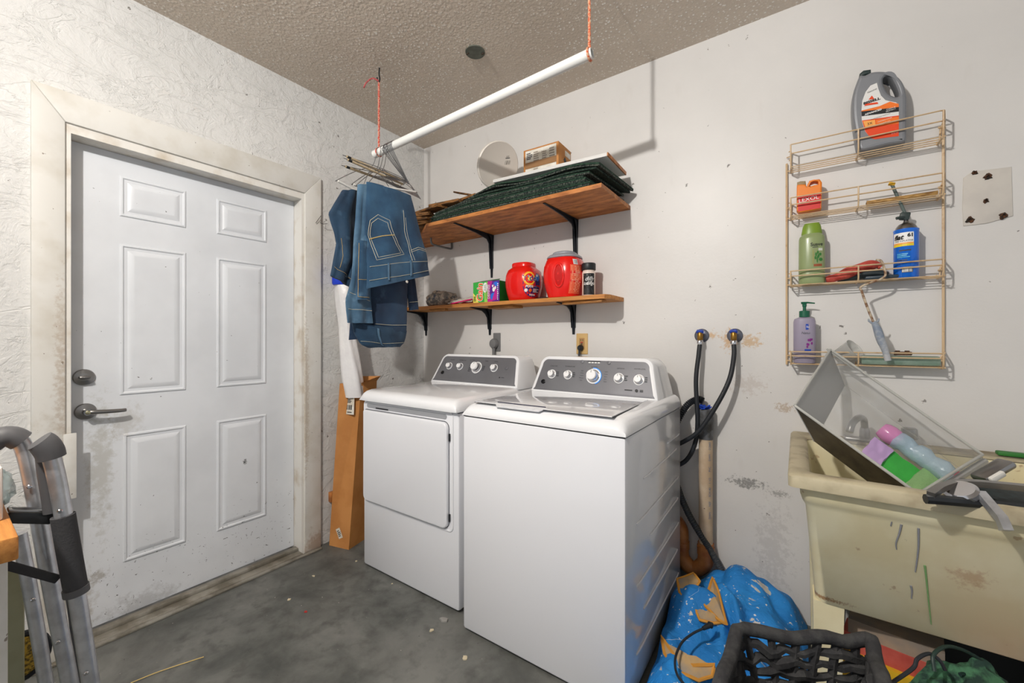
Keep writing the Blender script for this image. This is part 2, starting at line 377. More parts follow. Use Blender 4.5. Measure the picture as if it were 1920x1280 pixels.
thr = M('threshold_metal', (150, 146, 136), .5, metal=.2, col2=(112, 106, 94), scale=10)
b.build('threshold', thr, tr)
# door
DX = -.075
pl = lambda x, y: P(x, y, 'x', DX)
dmat = M('door_paint_worn', (222, 225, 229), .38, col2=(214, 217, 221), scale=3, bump=.04, bscale=30, specks=((40, .735, .01, (60, 60, 58), .8),),
    blobs=((tuple(pl(270, 1130)), (.05, .16, .07), (96, 92, 84), .30), (tuple(pl(190, 870)), (.05, .05, .32), (150, 146, 128), .42), (tuple(pl(235, 790)), (.05, .07, .08), (165, 158, 142), .35),
           (tuple(pl(185, 1080)), (.04, .03, .03), (120, 110, 90), .5), (tuple(pl(458, 865)), (.03, .012, .018), (40, 40, 38), .9), (tuple(pl(150, 1130)), (.05, .05, .15), (150, 140, 120), .5)))
def scuffs(m, zhi, th):
    nt = m.node_tree; b = nt.nodes['Principled BSDF']; src = b.inputs['Base Color'].links[0].from_socket
    n = nz(nt, coords(nt, (20, 62, 34)), 1.0, 4, .7, .6); n2 = nz(nt, coords(nt, (20, 40, 90)), 1.0, 3, .6, .4)
    z = N(nt, 'ShaderNodeSeparateXYZ'); nt.links.new(coords(nt), z.inputs[0]); msk = rng(nt, z.outputs[2], .06, zhi, 1, 0)
    f = mth(nt, 'MAXIMUM', rng(nt, n, th, th+.02), rng(nt, n2, th+.01, th+.03)); f = mth(nt, 'MULTIPLY', f, rng(nt, mth(nt, 'ADD', msk, mth(nt, 'MULTIPLY', nz(nt, coords(nt), 6, 3), .5)), .6, .9))
    nt.links.new(mixc(nt, mth(nt, 'MULTIPLY', f, .85), src, lin((52, 52, 50))), b.inputs['Base Color'])
scuffs(dmat, .62, .665)
door = B().bb((DX-.045, -1.882, .028), (DX, -.964, 2.071)).build('door_1', dmat, smooth=False); struct(door)
pan = [((224, 325), (349, 422)), ((406, 368), (500, 450)), ((224, 456), (349, 730)), ((406, 480), (499, 716)), ((230, 816), (349, 1017)), ((406, 790), (499, 964))]
rows = [(1.978, 1.797), (1.979, 1.797), (1.676, 1.005), (1.676, 1.005), (.833, .262), (.833, .262)]
for (a, c), (zt, zb) in zip(pan, rows):
    y0 = pl(*a).y; y1 = pl(*c).y; k = 1.0
    b = B(); prof = ((0, .000), (.004, .0055), (.010, .0065), (.015, .0015), (.026, .001), (.030, .003), (.046, .0085), (.050, .0085))
    cy = (y0+y1)/2; cz = (zt+zb)/2
    b.rings([[(DX+h, cy+sx*((y1-y0)/2-o), cz+sz*((zt-zb)/2-o)) for sx, sz in ((-1, -1), (1, -1), (1, 1), (-1, 1))] for o, h in prof], cap=(False, True))
    b.build('door_panel', dmat, door, ang=20)
for (px, py, nm) in ((157, 707, 'deadbolt'), (160, 771, 'door_handle')):
    c = pl(px, py); X = frame(c, (0, 1, 0), (0, 0, 1))
    b = B(); b.lathe([(.034, 0), (.034, .006), (.031, .010), (.018, .013), (.014, .014)], 28, X=X)
    if nm == 'deadbolt':
        b.slab(ellip(.019, .009, 20), .012, X @ T(0, 0, .012), bev=.004)
        b.box((0, 0, .03), (.034, .007, .016), X, bev=.003)
    else:
        b.lathe([(.0135, .01), (.0135, .045), (.012, .05)], 20, X=X)
        b.tube([(0, 0, .04), (.02, -.001, .046), (.06, -.004, .046), (.10, -.006, .044), (.118, -.006, .040)], lambda t: .0105-.003*t, 10, X=X, sm=4)
    h = b.build(nm, satin, door)
    if nm == 'door_handle': B().lathe([(.008, .05), (.008, .053), (.006, .054)], 16, X=X).build('thumb_turn', M('turn_brass', (190, 184, 150), .3, metal=1), h)
    else: B().box((0, 0, .039), (.012, .004, .004), X, bev=.001).build('thumb_turn', satin, h)
# strike filler block on the casing behind the walker
f = B().bb((.02, -1.906, .62), (.026, -1.87, .88), bev=.004).build('trim_2', casing_paint); struct(f)
# round plate over the old ceiling box
c = P(891, 97, 'z', H)
t = thing('ceiling_box_cover', 'round grey-green metal electrical cover set in the ceiling', 'electrical cover', (c.x, c.y, H-.006))
B().lathe([(.05, H-.005), (.05, H+.0), (.048, H)], 32, X=T(c.x, c.y)).build('cover_plate', M('box_cover_green', (104, 108, 98), .6, col2=(88, 92, 82), scale=20), t)
tabm = M('tab_rust', (60, 48, 36), .7)
for dx, dy in ((-.035, -.02), (.03, .025)): B().box((c.x+dx, c.y+dy, H-.008), (.018, .007, .006), bev=.002).build('screw_tab', tabm, t)
# torn patch with rusted anchor holes on the back wall
b = B(); pp = [P(x, y, 'y', 0) for x, y in ((1806, 334), (1822, 322), (1896, 313), (1899, 405), (1850, 419), (1806, 424), (1804, 390))]
b.slab([(p.x, p.z) for p in pp], .0035, frame((0, 0, 0), (1, 0, 0), (0, 0, 1)) @ Matrix.Scale(1, 4), bev=.0015)
t = tag(b.build('wall_patch', M('patch_plaster', (206, 200, 191), .55, col2=(198, 192, 184), scale=8, bump=.2, bscale=25)), 'square plaster patch with rusty anchor holes on the wall right of the wire rack', 'wall patch')
rust = M('rust', (92, 58, 34), .85, col2=(40, 34, 28), scale=90, bump=.8, bscale=120)
for (x, y, r) in ((1827, 324, .010), (1852, 332, .013), (1848, 377, .009), (1818, 412, .012), (1882, 405, .012)):
    c = P(x, y, 'y', -.004); b = B(); n = 14
    rr = [r*rnd.uniform(.6, 1.2) for _ in range(n)]
    b.rings([[(c.x+q*rr[j]*math.cos(6.283*j/n), c.y-h*(1+.5*rnd.random()), c.z+q*rr[j]*math.sin(6.283*j/n)) for j in range(n)] for q, h in ((1, 0), (.8, .004), (.45, .005), (.3, .001))])
    b.build('rusty_anchor', rust, t)

# ================================================================ washer
def console(root, x0, x1, yb, z0, yt, z1, yback, mat_w, name='console'):
    """white hood with a grey face, leaning back from (yb,z0) to (yt,z1)"""
    L = math.hypot(yt-yb, z1-z0); X = frame(((x0+x1)/2, yb, z0), (1, 0, 0), (0, yt-yb, z1-z0)); W = x1-x0
    def outline(d, topd):
        pts = []
        for i in range(9): a = R(0+90*i/8); pts.append((W/2-.05-d-.03*1+.05*math.cos(a)-.0, L-.05-topd+.05*math.sin(a)))
        for i in range(9): a = R(90+90*i/8); pts.append((-(W/2-.05-d-.03)+.05*math.cos(a), L-.05-topd+.05*math.sin(a)))
        pts += [(-(W/2-.004-d), .02), (-(W/2-d), -.012), (W/2-d, -.012), (W/2-.004-d, .02)]
        return pts
    # top edge crowned: middle a little higher
    def crown(pts): return [(x, y+(.012*(1-(2*x/W)**2) if y > L*.55 else 0)) for x, y in pts]
    o = crown(outline(0, 0)); b = B()
    D = yback-yb
    rs = []
    for ins, dz in ((.014, 0), (.006, -.003), (0, -.014)):
        rs.append([tuple(X @ Vector((x, y, dz))) for x, y in inset(o, ins)])
    # back ring, straight below in world: shift to yback, drop the top a little
    last = rs[-1]; mid = [(p[0], p[1]+(D*.55), z0-.012+(p[2]-z0+.012)*.98) for p in last]; bk = [(p[0]*.98+(x0+x1)/2*.02, yback if p[2] < z0+.03 else min(yback, p[1]+D*.8), z0-.012+(p[2]-z0+.012)*.9) for p in last]
    rs += [mid, bk]
    b.rings(rs); c = b.build(name, mat_w, root)
    f = inset(o, .022); B().slab(f, .002, X, bev=.0008, z0=-.001).build('control_panel', panel_grey, c)
    return X, L, c
def knob(root, X, u, v, r, glow=None):
    K = X @ T(u, v, .0015)
    b = B(); b.lathe([(r*1.42, 0), (r*1.42, .0012), (r*1.38, .0016)], 28, 0, K); b.lathe([(r*1.2, .0012), (r*1.2, .002)], 24, 1, K)
    b.lathe([(r, .002), (r*.98, r*.5), (r*.9, r*.9)], 28, 1, K); b.lathe([(r*.92, r*.88), (r*.9, r*1.25), (r*.84, r*1.32)], 28, 0, K)
    k = b.build('knob', [knob_white, chrome], root)
    B().box((0, r*.6, r*1.33), (.0018, r*.5, .0012), K).build('pointer_mark', ink_dark, k)
    if glow:
        gb = B(); n = 22
        pts = [(r*1.5*math.cos(R(a)), r*1.5*math.sin(R(a)), .0016) for a in range(-70, 100, 8)]
        gb.tube(pts, .0022, 6, X=K); gb.build('indicator_ring', blue_glow, k)
WX0, WX1, WY0, WY1, WZ = 1.200, 1.915, -.890, -.115, .924
wash = thing('washing_machine', 'white top-loading washer with flat lid and blue-lit dial, right of the dryer', 'washing machine', ((WX0+WX1)/2, (WY0+WY1)/2, 0))
b = B(); b.bb((WX0, WY0, .012), (WX1, WY1, WZ), bev=.010); cab = b.build('cabinet', enamel, wash)
for x in (WX0+.05, WX1-.05):
    for y in (WY0+.06, WY1-.06): B().lathe([(.02, 0), (.02, .02)], 12, X=T(x, y)).build('foot', black_plastic, wash)
for z, ya, yb_ in ((.80, -.36, -.15), (.74, -.70, -.20), (.60, -.78, -.16), (.50, -.62, -.17), (.38, -.78, -.16), (.26, -.7, -.18), (.14, -.78, -.16)):
    B().tube([(WX1-.0002, ya, z), (WX1+.0022, ya+.03, z), (WX1+.0022, yb_-.03, z), (WX1-.0002, yb_, z)], .0035, 6).build('pressed_bead', enamel, cab)
B().bb((WX0+.002, WY0+.0015, WZ-.001), (WX1-.002, WY1, WZ+.004)).build('seam', dark_gap, cab)
prof = [(-.893, .9275), (-.8935, .938), (-.889, .953), (-.878, .966), (-.86, .976), (-.83, .982), (-.42, .986), (-.36, .988), (-.118, .985), (-.115, .9275)]
def topframe(x0, x1, prof, r=.022):
    b = B(); cx = (x0+x1)/2; W = (x1-x0)/2; rs = []
    zb = prof[0][1]; zt = max(p[1] for p in prof)
    for ins, dz in ((0, -1), (0.0, 0), (.003, .35), (.009, .7), (.02, .92), (.032, 1.0)):
        pass
    secs = ((-1, 0.0, 0.0), (-1, .004, .45), (-1, .012, .75), (-1, .025, .94), (-1, .04, 1.0), (1, .04, 1.0), (1, .025, .94), (1, .012, .75), (1, .004, .45), (1, 0., 0.0))
    for sgn, ins, k in secs:
        ring = []
        for (y, z) in prof:
            zz = zb+(z-zb)*max(k, .0)
            yy = y+(0 if y > -.5 else ins*.6*(1-k)*1.5)
            ring.append((cx+sgn*(W-ins), yy, zz if k > 0 else min(z, zb+.004)))
        rs.append(ring)
    return b.rings(rs)
topframe(WX0-.002, WX1+.002, prof).build('top_frame', enamel_top, wash)
# lid
lid_pts = [(1.252, -.868), (1.86, -.868), (1.845, -.405), (1.262, -.405)]
Xl = T(0, 0, 0)
b = B(); b.slab([(1.248, -.871), (1.864, -.871), (1.849, -.400), (1.258, -.400)], .0012, T(0, 0, .9835)); sm = b.build('lid_seam', dark_gap, wash)
cxl = 1.555
lidm = M('lid_gloss', (214, 214, 216), .08, coat=.8)
b = B(); b.slab(lid_pts, .006, T(0, 0, .9825), bev=.002); lid = b.build('lid', lidm, wash)
# finger pull in the front edge of the lid
hy = -.885
b = B(); Xh = frame((1.475, -.872, .9805), (1, 0, 0), (0, .75, .35))
b.slab([(-.10, -.012), (.10, -.012), (.125, .018), (-.125, .018)], .0035, Xh, bev=.002)
b.slab([(-.078, -.008), (.072, -.008), (.082, .004), (-.086, .004)], .005, Xh, bev=.002); h = b.build('lid_handle', M('pull_grey', (204, 205, 208), .25), wash)
B().slab([(-.112, .0175), (.112, .0175), (.115, .022), (-.115, .022)], .0045, Xh).build('handle_slot', M('slot_navy', (30, 34, 60), .5), h)
Xw, Lw, cw = console(wash, WX0+.028, WX1-.028, -.392, .990, -.335, 1.165, -.118, enamel_top)
Xpn = Xw.to_3x3() @ Vector((0, 0, 1))
inv = Xw.inverted()
def onpanel(Xm, px, py): return Xm.inverted() @ PP(px, py, Xm.translation, Xm.to_3x3() @ Vector((0, 0, 1)))
for (px, py, r, g) in ((1035, 701, .0165, 0), (1065, 702.5, .0165, 0), (1113, 705, .0265, 1), (1160.5, 709, .0175, 0), (1198, 712, .0175, 0)):
    q = onpanel(Xw, px, py); knob(cw, Xw, q.x, q.y, r, g)
items = []
def U(px, py): q = onpanel(Xw, px, py); return q.x, q.y
for (px, py, s) in ((1039, 686, 'LOAD SIZE'), (1069, 687, 'TEMPERATURE'), (1115, 688, 'NORMAL'), (1164, 691, 'OPTIONS'), (1200, 692, 'WATER LEVEL')):
    u, v = U(px, py); items.append(('text', s, u, v, .0085, {'sx': 1.0}, ink_black))
for i in range(5):
    u, v = U(1113, 705)
    items += [('text', s, u+sg*.062, v+.024-i*.012, .006, {}, ink_black) for sg, s in ((-1, ('Bulky', 'Whites', 'Casuals', 'Delicates', 'Rinse')[i]), (1, ('Colors', 'Towels', 'Active', 'Jeans', 'Speed')[i]))]
for (px, py) in ((1160.5, 709), (1198, 712), (1035, 701), (1065, 702.5)):
    u, v = U(px, py); items += [('lines', u+.027, v-.012, u+.042, v+.016, 3, ink_dark)]
u, v = U(1120, 680); items += [('rect', u-.045, v-.003, u-.033, v+.002, ink_white), ('rect', u-.029, v-.003, u-.017, v+.002, ink_white), ('rect', u-.013, v-.003, u-.001, v+.002, ink_white), ('rect', u+.003, v-.003, u+.015, v+.002, ink_white), ('lines', u-.05, v+.004, u+.02, v+.008, 1, ink_black)]
u, v = U(1200, 733); items += [('lines', u-.07, v-.003, u-.03, v+.004, 1, ink_black), ('ell', u-.015, v, .007, .007, ink_black), ('rect', u, v-.005, u+.014, v+.005, ink_dark)]
decal('panel_print', cw, lambda a, c, h: Xw @ Vector((a, c, .0012+h)), items, .0001)
for (px, py) in ((1092, 678), (1142, 680)):
    u, v = U(px, py); B().lathe([(.009, 0), (.009, .003), (.007, .0038)], 20, X=Xw @ T(u, v, .001)).build('button', panel_grey, cw)
u, v = U(1019, 715); B().lathe([(.013, 0), (.013, .002), (.011, .003)], 24, X=Xw @ T(u, v, .001), sy=.9).build('maker_badge', M('badge_black', (26, 26, 28), .25, metal=.5), cw)

# ================================================================ dryer
EX0, EX1, EY0, EY1, EZ = .410, 1.120, -.828, -.10, .915
dry = thing('clothes_dryer', 'white front-loading dryer with blank rectangular door, left of the washer', 'clothes dryer', ((EX0+EX1)/2, (EY0+EY1)/2, 0))
cab = B().bb((EX0, EY0, .012), (EX1, EY1, EZ+.002), bev=.012).build('cabinet', enamel, dry)
for x in (EX0+.05, EX1-.05):
    for y in (EY0+.06, EY1-.06): B().lathe([(.02, 0), (.02, .02)], 12, X=T(x, y)).build('foot', black_plastic, dry)
B().bb((EX0+.003, EY0+.002, EZ), (EX1-.003, EY1, EZ+.006)).build('seam', dark_gap, cab)
prof = [(-.850, .920), (-.852, .932), (-.849, .948), (-.84, .962), (-.825, .972), (-.80, .978), (-.35, .984), (-.12, .986), (-.102, .98), (-.10, .920)]
topframe(EX0-.004, EX1+.004, prof).build('top_cover', enamel_top, dry)
Xf = frame((0, EY0, 0), (1, 0, 0), (0, 0, 1))
# frame moulding, door and finger groove
b = B(); o = rrect(.672, .560, .03, 6, .753, .642); i_ = inset(o, .009)
b.rings([[Xf @ Vector((x, y, z)) for x, y in pl_] for pl_, z in ((o, -.001), (inset(o, .002), .004), (inset(o, .007), .004), (inset(o, .010), -.001))], cap=(False, False)); b.build('door_surround', enamel, dry)
dd = rrect(.630, .492, (.03, .03, .012, .03), 6, .743, .622)
B().slab(inset(dd, -.004), .0012, Xf).build('door_gap', M('gap_grey', (96, 98, 104), .5), dry)
dr = B().slab(dd, .018, Xf, bev=.008).build('door', enamel, dry)
b = B(); b.slab(rrect(.60, .024, .012, 5, .745, .892), .002, Xf); b.build('finger_groove', M('groove_grey', (150, 152, 156), .35), dry)
b = B(); b.box((.575, .884, .004), (.10, .006, .004), Xf, bev=.001); b.build('groove_slot', dark_gap, dry)
for z in (.80, .43): B().box((1.067, z, .006), (.006, .035, .008), Xf, bev=.001).build('door_hinge', black_plastic, dry)
Xd, Ld, cdn = console(dry, EX0+.022, EX1-.005, -.345, .990, -.262, 1.16, -.115, enamel_top)
for (px, py, r) in ((843, 686, .0165), (863, 687, .0165), (894, 689, .0265), (927, 690, .0175)):
    q = onpanel(Xd, px, py); knob(cdn, Xd, q.x, q.y, r)
items = []
def U(px, py): q = onpanel(Xd, px, py); return q.x, q.y
for (px, py, s) in ((849, 674.5, 'DRYNESS'), (868, 675.5, 'TEMPERATURE'), (886, 675, 'COTTONS'), (913, 677, 'TIMED'), (931, 678, 'SIGNAL')):
    u, v = U(px, py); items.append(('text', s, u, v, .0085, {}, ink_black))
u, v = U(894, 689); items += [('lines', u-.062, v-.03, u-.044, v+.014, 4, ink_dark), ('lines', u+.046, v-.02, u+.064, v+.014, 4, ink_dark)]
u, v = U(940, 708); items += [('ell', u-.012, v, .005, .004, ink_black), ('lines', u, v-.003, u+.03, v+.004, 1, ink_dark)]
decal('panel_print', cdn, lambda a, c, h: Xd @ Vector((a, c, .0012+h)), items, .0001)
u, v = U(950, 690); B().lathe([(.011, 0), (.011, .003), (.009, .0038)], 20, X=Xd @ T(u, v, .001)).build('button', panel_grey, cdn)
u, v = U(830, 698); B().lathe([(.013, 0), (.013, .002), (.011, .003)], 24, X=Xd @ T(u, v, .001), sy=.9).build('maker_badge', bpy.data.materials['badge_black'], cdn)
# ================================================================ ceiling rod, ropes, hangers
RA = Vector((.470, -.80, 2.272)); RB = Vector((1.722, -.72, 2.372))
t = thing('hanging_rod', 'white plastic pipe clothes rod hung from the ceiling on two ropes', 'clothes rod', (RA+RB)/2)
Rd = (RB-RA).normalized()
b = B(); side = Rd.cross(Vector((0, 0, 1))).normalized(); up = side.cross(Rd)
def ringat(c, r, n=24): return [c+side*r*math.cos(6.28318*j/n)+up*r*math.sin(6.28318*j/n) for j in range(n)]
b.rings([ringat(RA+Rd*.01, .017), ringat(RA, .017), ringat(RA, .0205), ringat(RB, .0205), ringat(RB, .017), ringat(RB-Rd*.03, .017)]); b.build('pipe', pvc_white, t)
rope_m = M('striped_cord', (206, 92, 58), .8, col2=(222, 176, 140), scale=160, lo=.48, hi=.52, bump=.5, bscale=300)
rope_l = M('faded_cord', (212, 150, 128), .8, col2=(196, 60, 50), scale=120, lo=.5, hi=.54, bump=.5, bscale=300)
def rope(nm, label, top, bot, m, tail=None):
    t = thing(nm, label, 'rope', top)
    b = B(); L = (Vector(bot)-Vector(top)).length; n = int(L/.01)
    for k in range(3):
        b.tube([Vector(top).lerp(Vector(bot), i/n)+Vector((math.cos(i*.9+k*2.09), math.sin(i*.9+k*2.09), 0))*.0030 for i in range(n+1)], .0032, 6)
    b.build('cord', m, t)
    if tail: B().tube(tail, .0042, 6, sm=4).build('loose_end', M('pink_cord', (206, 110, 110), .8, col2=(150, 60, 60), scale=150), t)
    return t
hk = P(699, 140, 'z', 2.71); rx = RA+Rd*.035
t = rope('rope', 'pale orange cord tied to a black ceiling hook at the left end of the rod', (rx.x, rx.y, 2.66), (rx.x, rx.y, rx.z+.018), rope_l,
         [(rx.x, rx.y, 2.665), (rx.x-.03, rx.y-.02, 2.68), (rx.x-.07, rx.y-.03, 2.665), (rx.x-.085, rx.y-.035, 2.64)])
B().tube([ringat(rx, .0215, 16)[i] for i in range(16)], .0035, 6, closed=True).build('knot_loop', rope_l, t)
hb = B().tube([(rx.x+.005, rx.y, 2.735), (rx.x+.002, rx.y, 2.70), (rx.x+.008, rx.y, 2.675), (rx.x, rx.y, 2.655), (rx.x-.012, rx.y, 2.668), (rx.x-.014, rx.y, 2.69)], .0035, 8, sm=4).build('ceiling_hook', black_iron)
tag(hb, 'black screw hook in the ceiling above the left end of the clothes rod', 'hook')
rx = RB-Rd*.012
t = rope('rope', 'bright orange cord holding the right end of the clothes rod', (rx.x, rx.y, H), (rx.x, rx.y, rx.z+.02), rope_m)
B().tube([ringat(rx, .0225, 16)[i] for i in range(16)], .005, 6, closed=True).build('knot_loop', rope_m, t)

wire_m = M('hanger_wire', (150, 150, 152), .3, metal=.9); tube_w = M('hanger_tube_white', (222, 220, 214), .6); tube_t = M('hanger_tube_tan', (186, 168, 138), .7, col2=(168, 150, 120), scale=20)
def hanger(label, tt, neck, L, Rr, tube=None, grp=None, rr=.0018, bar=True, capm=None):
    c = RA+Rd*tt; neck = Vector(neck); L = Vector(L); Rr = Vector(Rr)
    t = thing('wire_hanger', label, 'hanger', c+Vector((0, 0, .022)), grp)
    hookp = [c+Vector((0, math.cos(R(a)), math.sin(R(a))))*.0225 for a in (-20, 20, 60, 90, 120, 160, 190)]
    dirn = 1 if neck.y > c.y-.01 else 1
    pts = hookp+[c+Vector((0, -.022, -.02)), neck.lerp(c+Vector((0, -.012, -.03)), .35), neck]
    B().tube(pts, rr, 6, sm=3).build('hook', wire_m, t)
    b = B(); b.tube([neck, neck.lerp(L, .5)+Vector((0, 0, .008)), L, L+(Rr-L)*.02], rr, 6, sm=3); b.tube([neck, neck.lerp(Rr, .5)+Vector((0, 0, .008)), Rr, Rr+(L-Rr)*.02], rr, 6, sm=3)
    b.tube([neck+(neck-L).normalized()*.004, neck-(Vector((0, 0, .006))), neck-(Rr-neck).normalized()*.004], rr*1.6, 6)
    if not tube: b.tube([L, (L+Rr)/2, Rr], rr, 6)
    b.build('frame', wire_m, t)
    if tube:
        d = (Rr-L).normalized(); tb = B().tube([L+d*.008, Rr-d*.008], .0062, 10).build('tube', tube, t)
        if capm: B().tube([L+d*.012, L+d*.03], .0064, 10).build('tube_slot', black_plastic, tb)
    return t
px3 = lambda a, c, x: P(a, c, 'x', x)
hanger('thin wire hanger holding the dark jeans nearest the door', .045, px3(697, 312, .49), px3(631, 338, .49), px3(676, 362, .49), tube_w)
hanger('thin wire hanger holding the jeans with the light blue leg', .075, px3(706, 318, .55), px3(660, 345, .55), px3(742, 372, .55), tube_w)
hanger('thin wire hanger hidden at the top of the lowest-hanging jeans', .10, px3(712, 316, .585), px3(668, 347, .585), px3(760, 371, .585), tube_w)
hanger('thin wire hanger with white tube carrying the front jeans with stitched back pocket', .125, px3(718, 318, .625), px3(688, 346, .625), px3(781, 360, .625), tube_w)
hanger('empty wire hanger with the lowest of the tan tubes, tilted up at its left end', .095, px3(764, 342, .56), px3(645, 311, .56), px3(750, 349, .56), tube_t, capm=1)
hanger('empty wire hanger with the topmost of the tan tubes', .115, px3(763, 337, .58), px3(647, 292, .58), px3(758, 340, .58), tube_t, capm=1)
hanger('empty wire hanger with tan tube, middle of the tilted ones', .13, px3(765, 340, .595), px3(649, 298, .595), px3(757, 346, .595), tube_t, capm=1)
for k, tt in enumerate((.105, .118, .14, .15, .16)):
    hanger('empty grey wire hanger bunched on the rod above the jeans', tt, px3(762+k, 339+k, .60+k*.006), px3(700+6*k, 330+2*k, .60), px3(788-k*3, 372-3*k, .60), None, 'bunched empty wire hangers', rr=.002)

# ---------------------------------------------------------------- jeans
def denim(nm, c1, c2, sc=7):
    return M(nm, c1, .8, col2=c2, scale=sc, lo=.35, hi=.68, bump=.35, bscale=160, sheen=.1, bdist=.002, specks=((9, .60, .14, tuple(min(255, x+46) for x in c2), .6), (3.1, .54, .2, tuple(min(255, x+34) for x in c2), .5)))
dn_a = denim('denim_faded', (22, 52, 80), (46, 84, 114)); dn_c = denim('denim_dark', (18, 42, 64), (32, 64, 90)); dn_d = denim('denim_worn', (36, 70, 98), (78, 110, 134)); dn_b = denim('denim_navy', (14, 36, 60), (22, 50, 78))
thread = M('pale_thread', (206, 200, 176), .8); thread_o = M('gold_thread', (186, 160, 104), .8); patch_m = M('jeans_patch', (196, 176, 150), .7)
def interp(pts, t):
    pts = [Vector(p) for p in pts]; L = [0]
    for i in range(1, len(pts)): L.append(L[-1]+(pts[i]-pts[i-1]).length)
    s = t*L[-1]
    for i in range(1, len(pts)):
        if s <= L[i]+1e-9: return pts[i-1].lerp(pts[i], (s-L[i-1])/max(1e-9, L[i]-L[i-1]))
    return pts[-1]
def sheet(lp, rp, x, th=.012, wr=.010, seed=0, dx=0., bow=.012):
    def fn(u, v):
        p = interp(lp, v).lerp(interp(rp, v), u); q = P(p.x, p.y, 'x', x+dx*v)
        k = noise.noise(Vector((u*2.6+seed, v*5.5, seed)))*wr*(.4+v)+math.sin(u*12+seed+v*3)*wr*.45*(.3+v)+bow*math.sin(math.pi*u)
        return Vector((q.x+k, q.y, q.z))
    return fn
def cloth_part(name, fn, th, m, parent, nu=22, nv=30):
    return B().pillow(fn, nu, nv, lambda u, v: th*(.35+.65*min(1, 6*min(u, 1-u, v+.12, 1-v+.03))**.5), 0).build(name, m, parent, ang=60)
def stitch(b, fn, uv, off=.009, r=.0011, n=14):
    pts = []
    for (a, c) in zip(uv, uv[1:]):
        for i in range(n): t_ = i/n; pts.append((a[0]+(c[0]-a[0])*t_, a[1]+(c[1]-a[1])*t_))
    pts.append(uv[-1])
    out = []
    for (u, v) in pts:
        p = fn(u, v); n_ = (fn(min(1, u+.01), v)-fn(max(0, u-.01), v)).cross(fn(u, min(1, v+.01))-fn(u, max(0, v-.01))).normalized()
        if n_.dot(CAM-p) < 0: n_ = -n_
        out.append(p+n_*off)
    b.tube(out, r, 5)
# front pair
lpA = [(687, 341), (684, 426), (688, 503), (687, 541)]; rpA = [(769, 367), (783, 423), (801, 489), (805, 516)]
top = px3(728, 352, .63)
J = thing('folded_jeans', 'faded blue jeans with stitched back pocket, frontmost on the rod', 'jeans', top, 'jeans folded over hangers')
fA = sheet(lpA, rpA, .635, seed=1.3, dx=.035)
bodyp = cloth_part('seat_panel', fA, .018, dn_a, J)
b = B()
stitch(b, fA, [(.02, .80), (.5, .80), (.98, .825)]); stitch(b, fA, [(.02, .93), (.5, .94), (.98, .94)])
b.build('waist_stitching', thread, bodyp)
b = B(); pk = [(.04, .50), (.07, .36), (.22, .30), (.42, .35), (.52, .60), (.62, .715), (.14, .745), (.04, .50)]
stitch(b, fA, pk, n=8); stitch(b, fA, [(.075, .5), (.10, .385), (.22, .335), (.385, .375), (.48, .6), (.565, .695), (.17, .72), (.075, .5)], n=8); b.build('pocket_stitching', thread, bodyp)
b = B(); stitch(b, fA, [(.06, .54), (.28, .515), (.47, .505)], r=.003); b.build('pocket_band', thread_o, bodyp)
b = B(); stitch(b, fA, [(.72, .22), (.70, .45), (.72, .62), (.72, .80)], r=.0013); stitch(b, fA, [(.745, .30), (.745, .60), (.76, .80)], r=.0009); b.build('leg_seam', thread, bodyp)
b = B(); stitch(b, fA, [(.74, .68), (.87, .65), (.99, .69)], r=.0014); stitch(b, fA, [(.74, .70), (.87, .675), (.99, .71)], r=.0012); b.build('pocket_edge', thread, bodyp)
for u0 in (.32, .69):
    cloth_part('belt_loop', lambda u, v: fA(u0-.012+.03*u, .79+.17*v)+Vector((.012, -.004, 0)), .006, dn_d, J, 3, 6)
lp2 = [(690, 341), (692, 450), (692, 542), (702, 621)]; rp2 = [(766, 366), (768, 430), (764, 526), (761, 622)]
fA2 = sheet(lp2, rp2, .605, seed=4.1, wr=.004)
lg = cloth_part('leg_panel', fA2, .016, dn_b, J); b = B(); stitch(b, fA2, [(.02, .95), (.5, .955), (.98, .95)]); b.build('hem_stitching', thread, lg)
fA3 = sheet([(752, 366), (756, 430), (762, 520), (767, 582)], [(770, 367), (773, 430), (777, 520), (785, 580)], .585, seed=2, wr=.003, bow=.003)
lg = cloth_part('leg_panel', fA3, .012, dn_b, J, 8, 26); b = B(); stitch(b, fA3, [(.05, .93), (.95, .93)]); b.build('hem_stitching', thread, lg)
c = px3(763, 528, .69); B().slab(ellip(.008, .007, 12), .002, frame(c, (0, 1, 0), (0, 0, 1)), bev=.001).build('waist_tag', paper, J)
# low pair
J = thing('folded_jeans', 'dark navy jeans whose waistband hangs lowest on the rod', 'jeans', px3(715, 350, .585), 'jeans folded over hangers')
fB = sheet([(686, 345), (684, 450), (660, 560), (656, 606), (654, 637)], [(760, 370), (764, 480), (764, 560), (762, 600), (759, 628)], .575, seed=7.7, wr=.008)
cloth_part('seat_panel', fB, .02, dn_b, J, 20, 30)
fB2 = sheet([(660, 604), (664, 625), (676, 645), (690, 651)], [(762, 620), (760, 632), (757, 642), (750, 650)], .60, seed=3, wr=.004, bow=.02)
w_ = cloth_part('waistband', fB2, .016, dn_c, J, 20, 10); b = B(); stitch(b, fB2, [(.03, .62), (.5, .72), (.97, .66)], off=.010, r=.0008); b.build('waist_stitching', thread, w_)
cloth_part('belt_loop', lambda u, v: fB2(.40+.04*u, .1+.8*v)+Vector((.013, -.005, 0)), .006, dn_d, J, 3, 6)
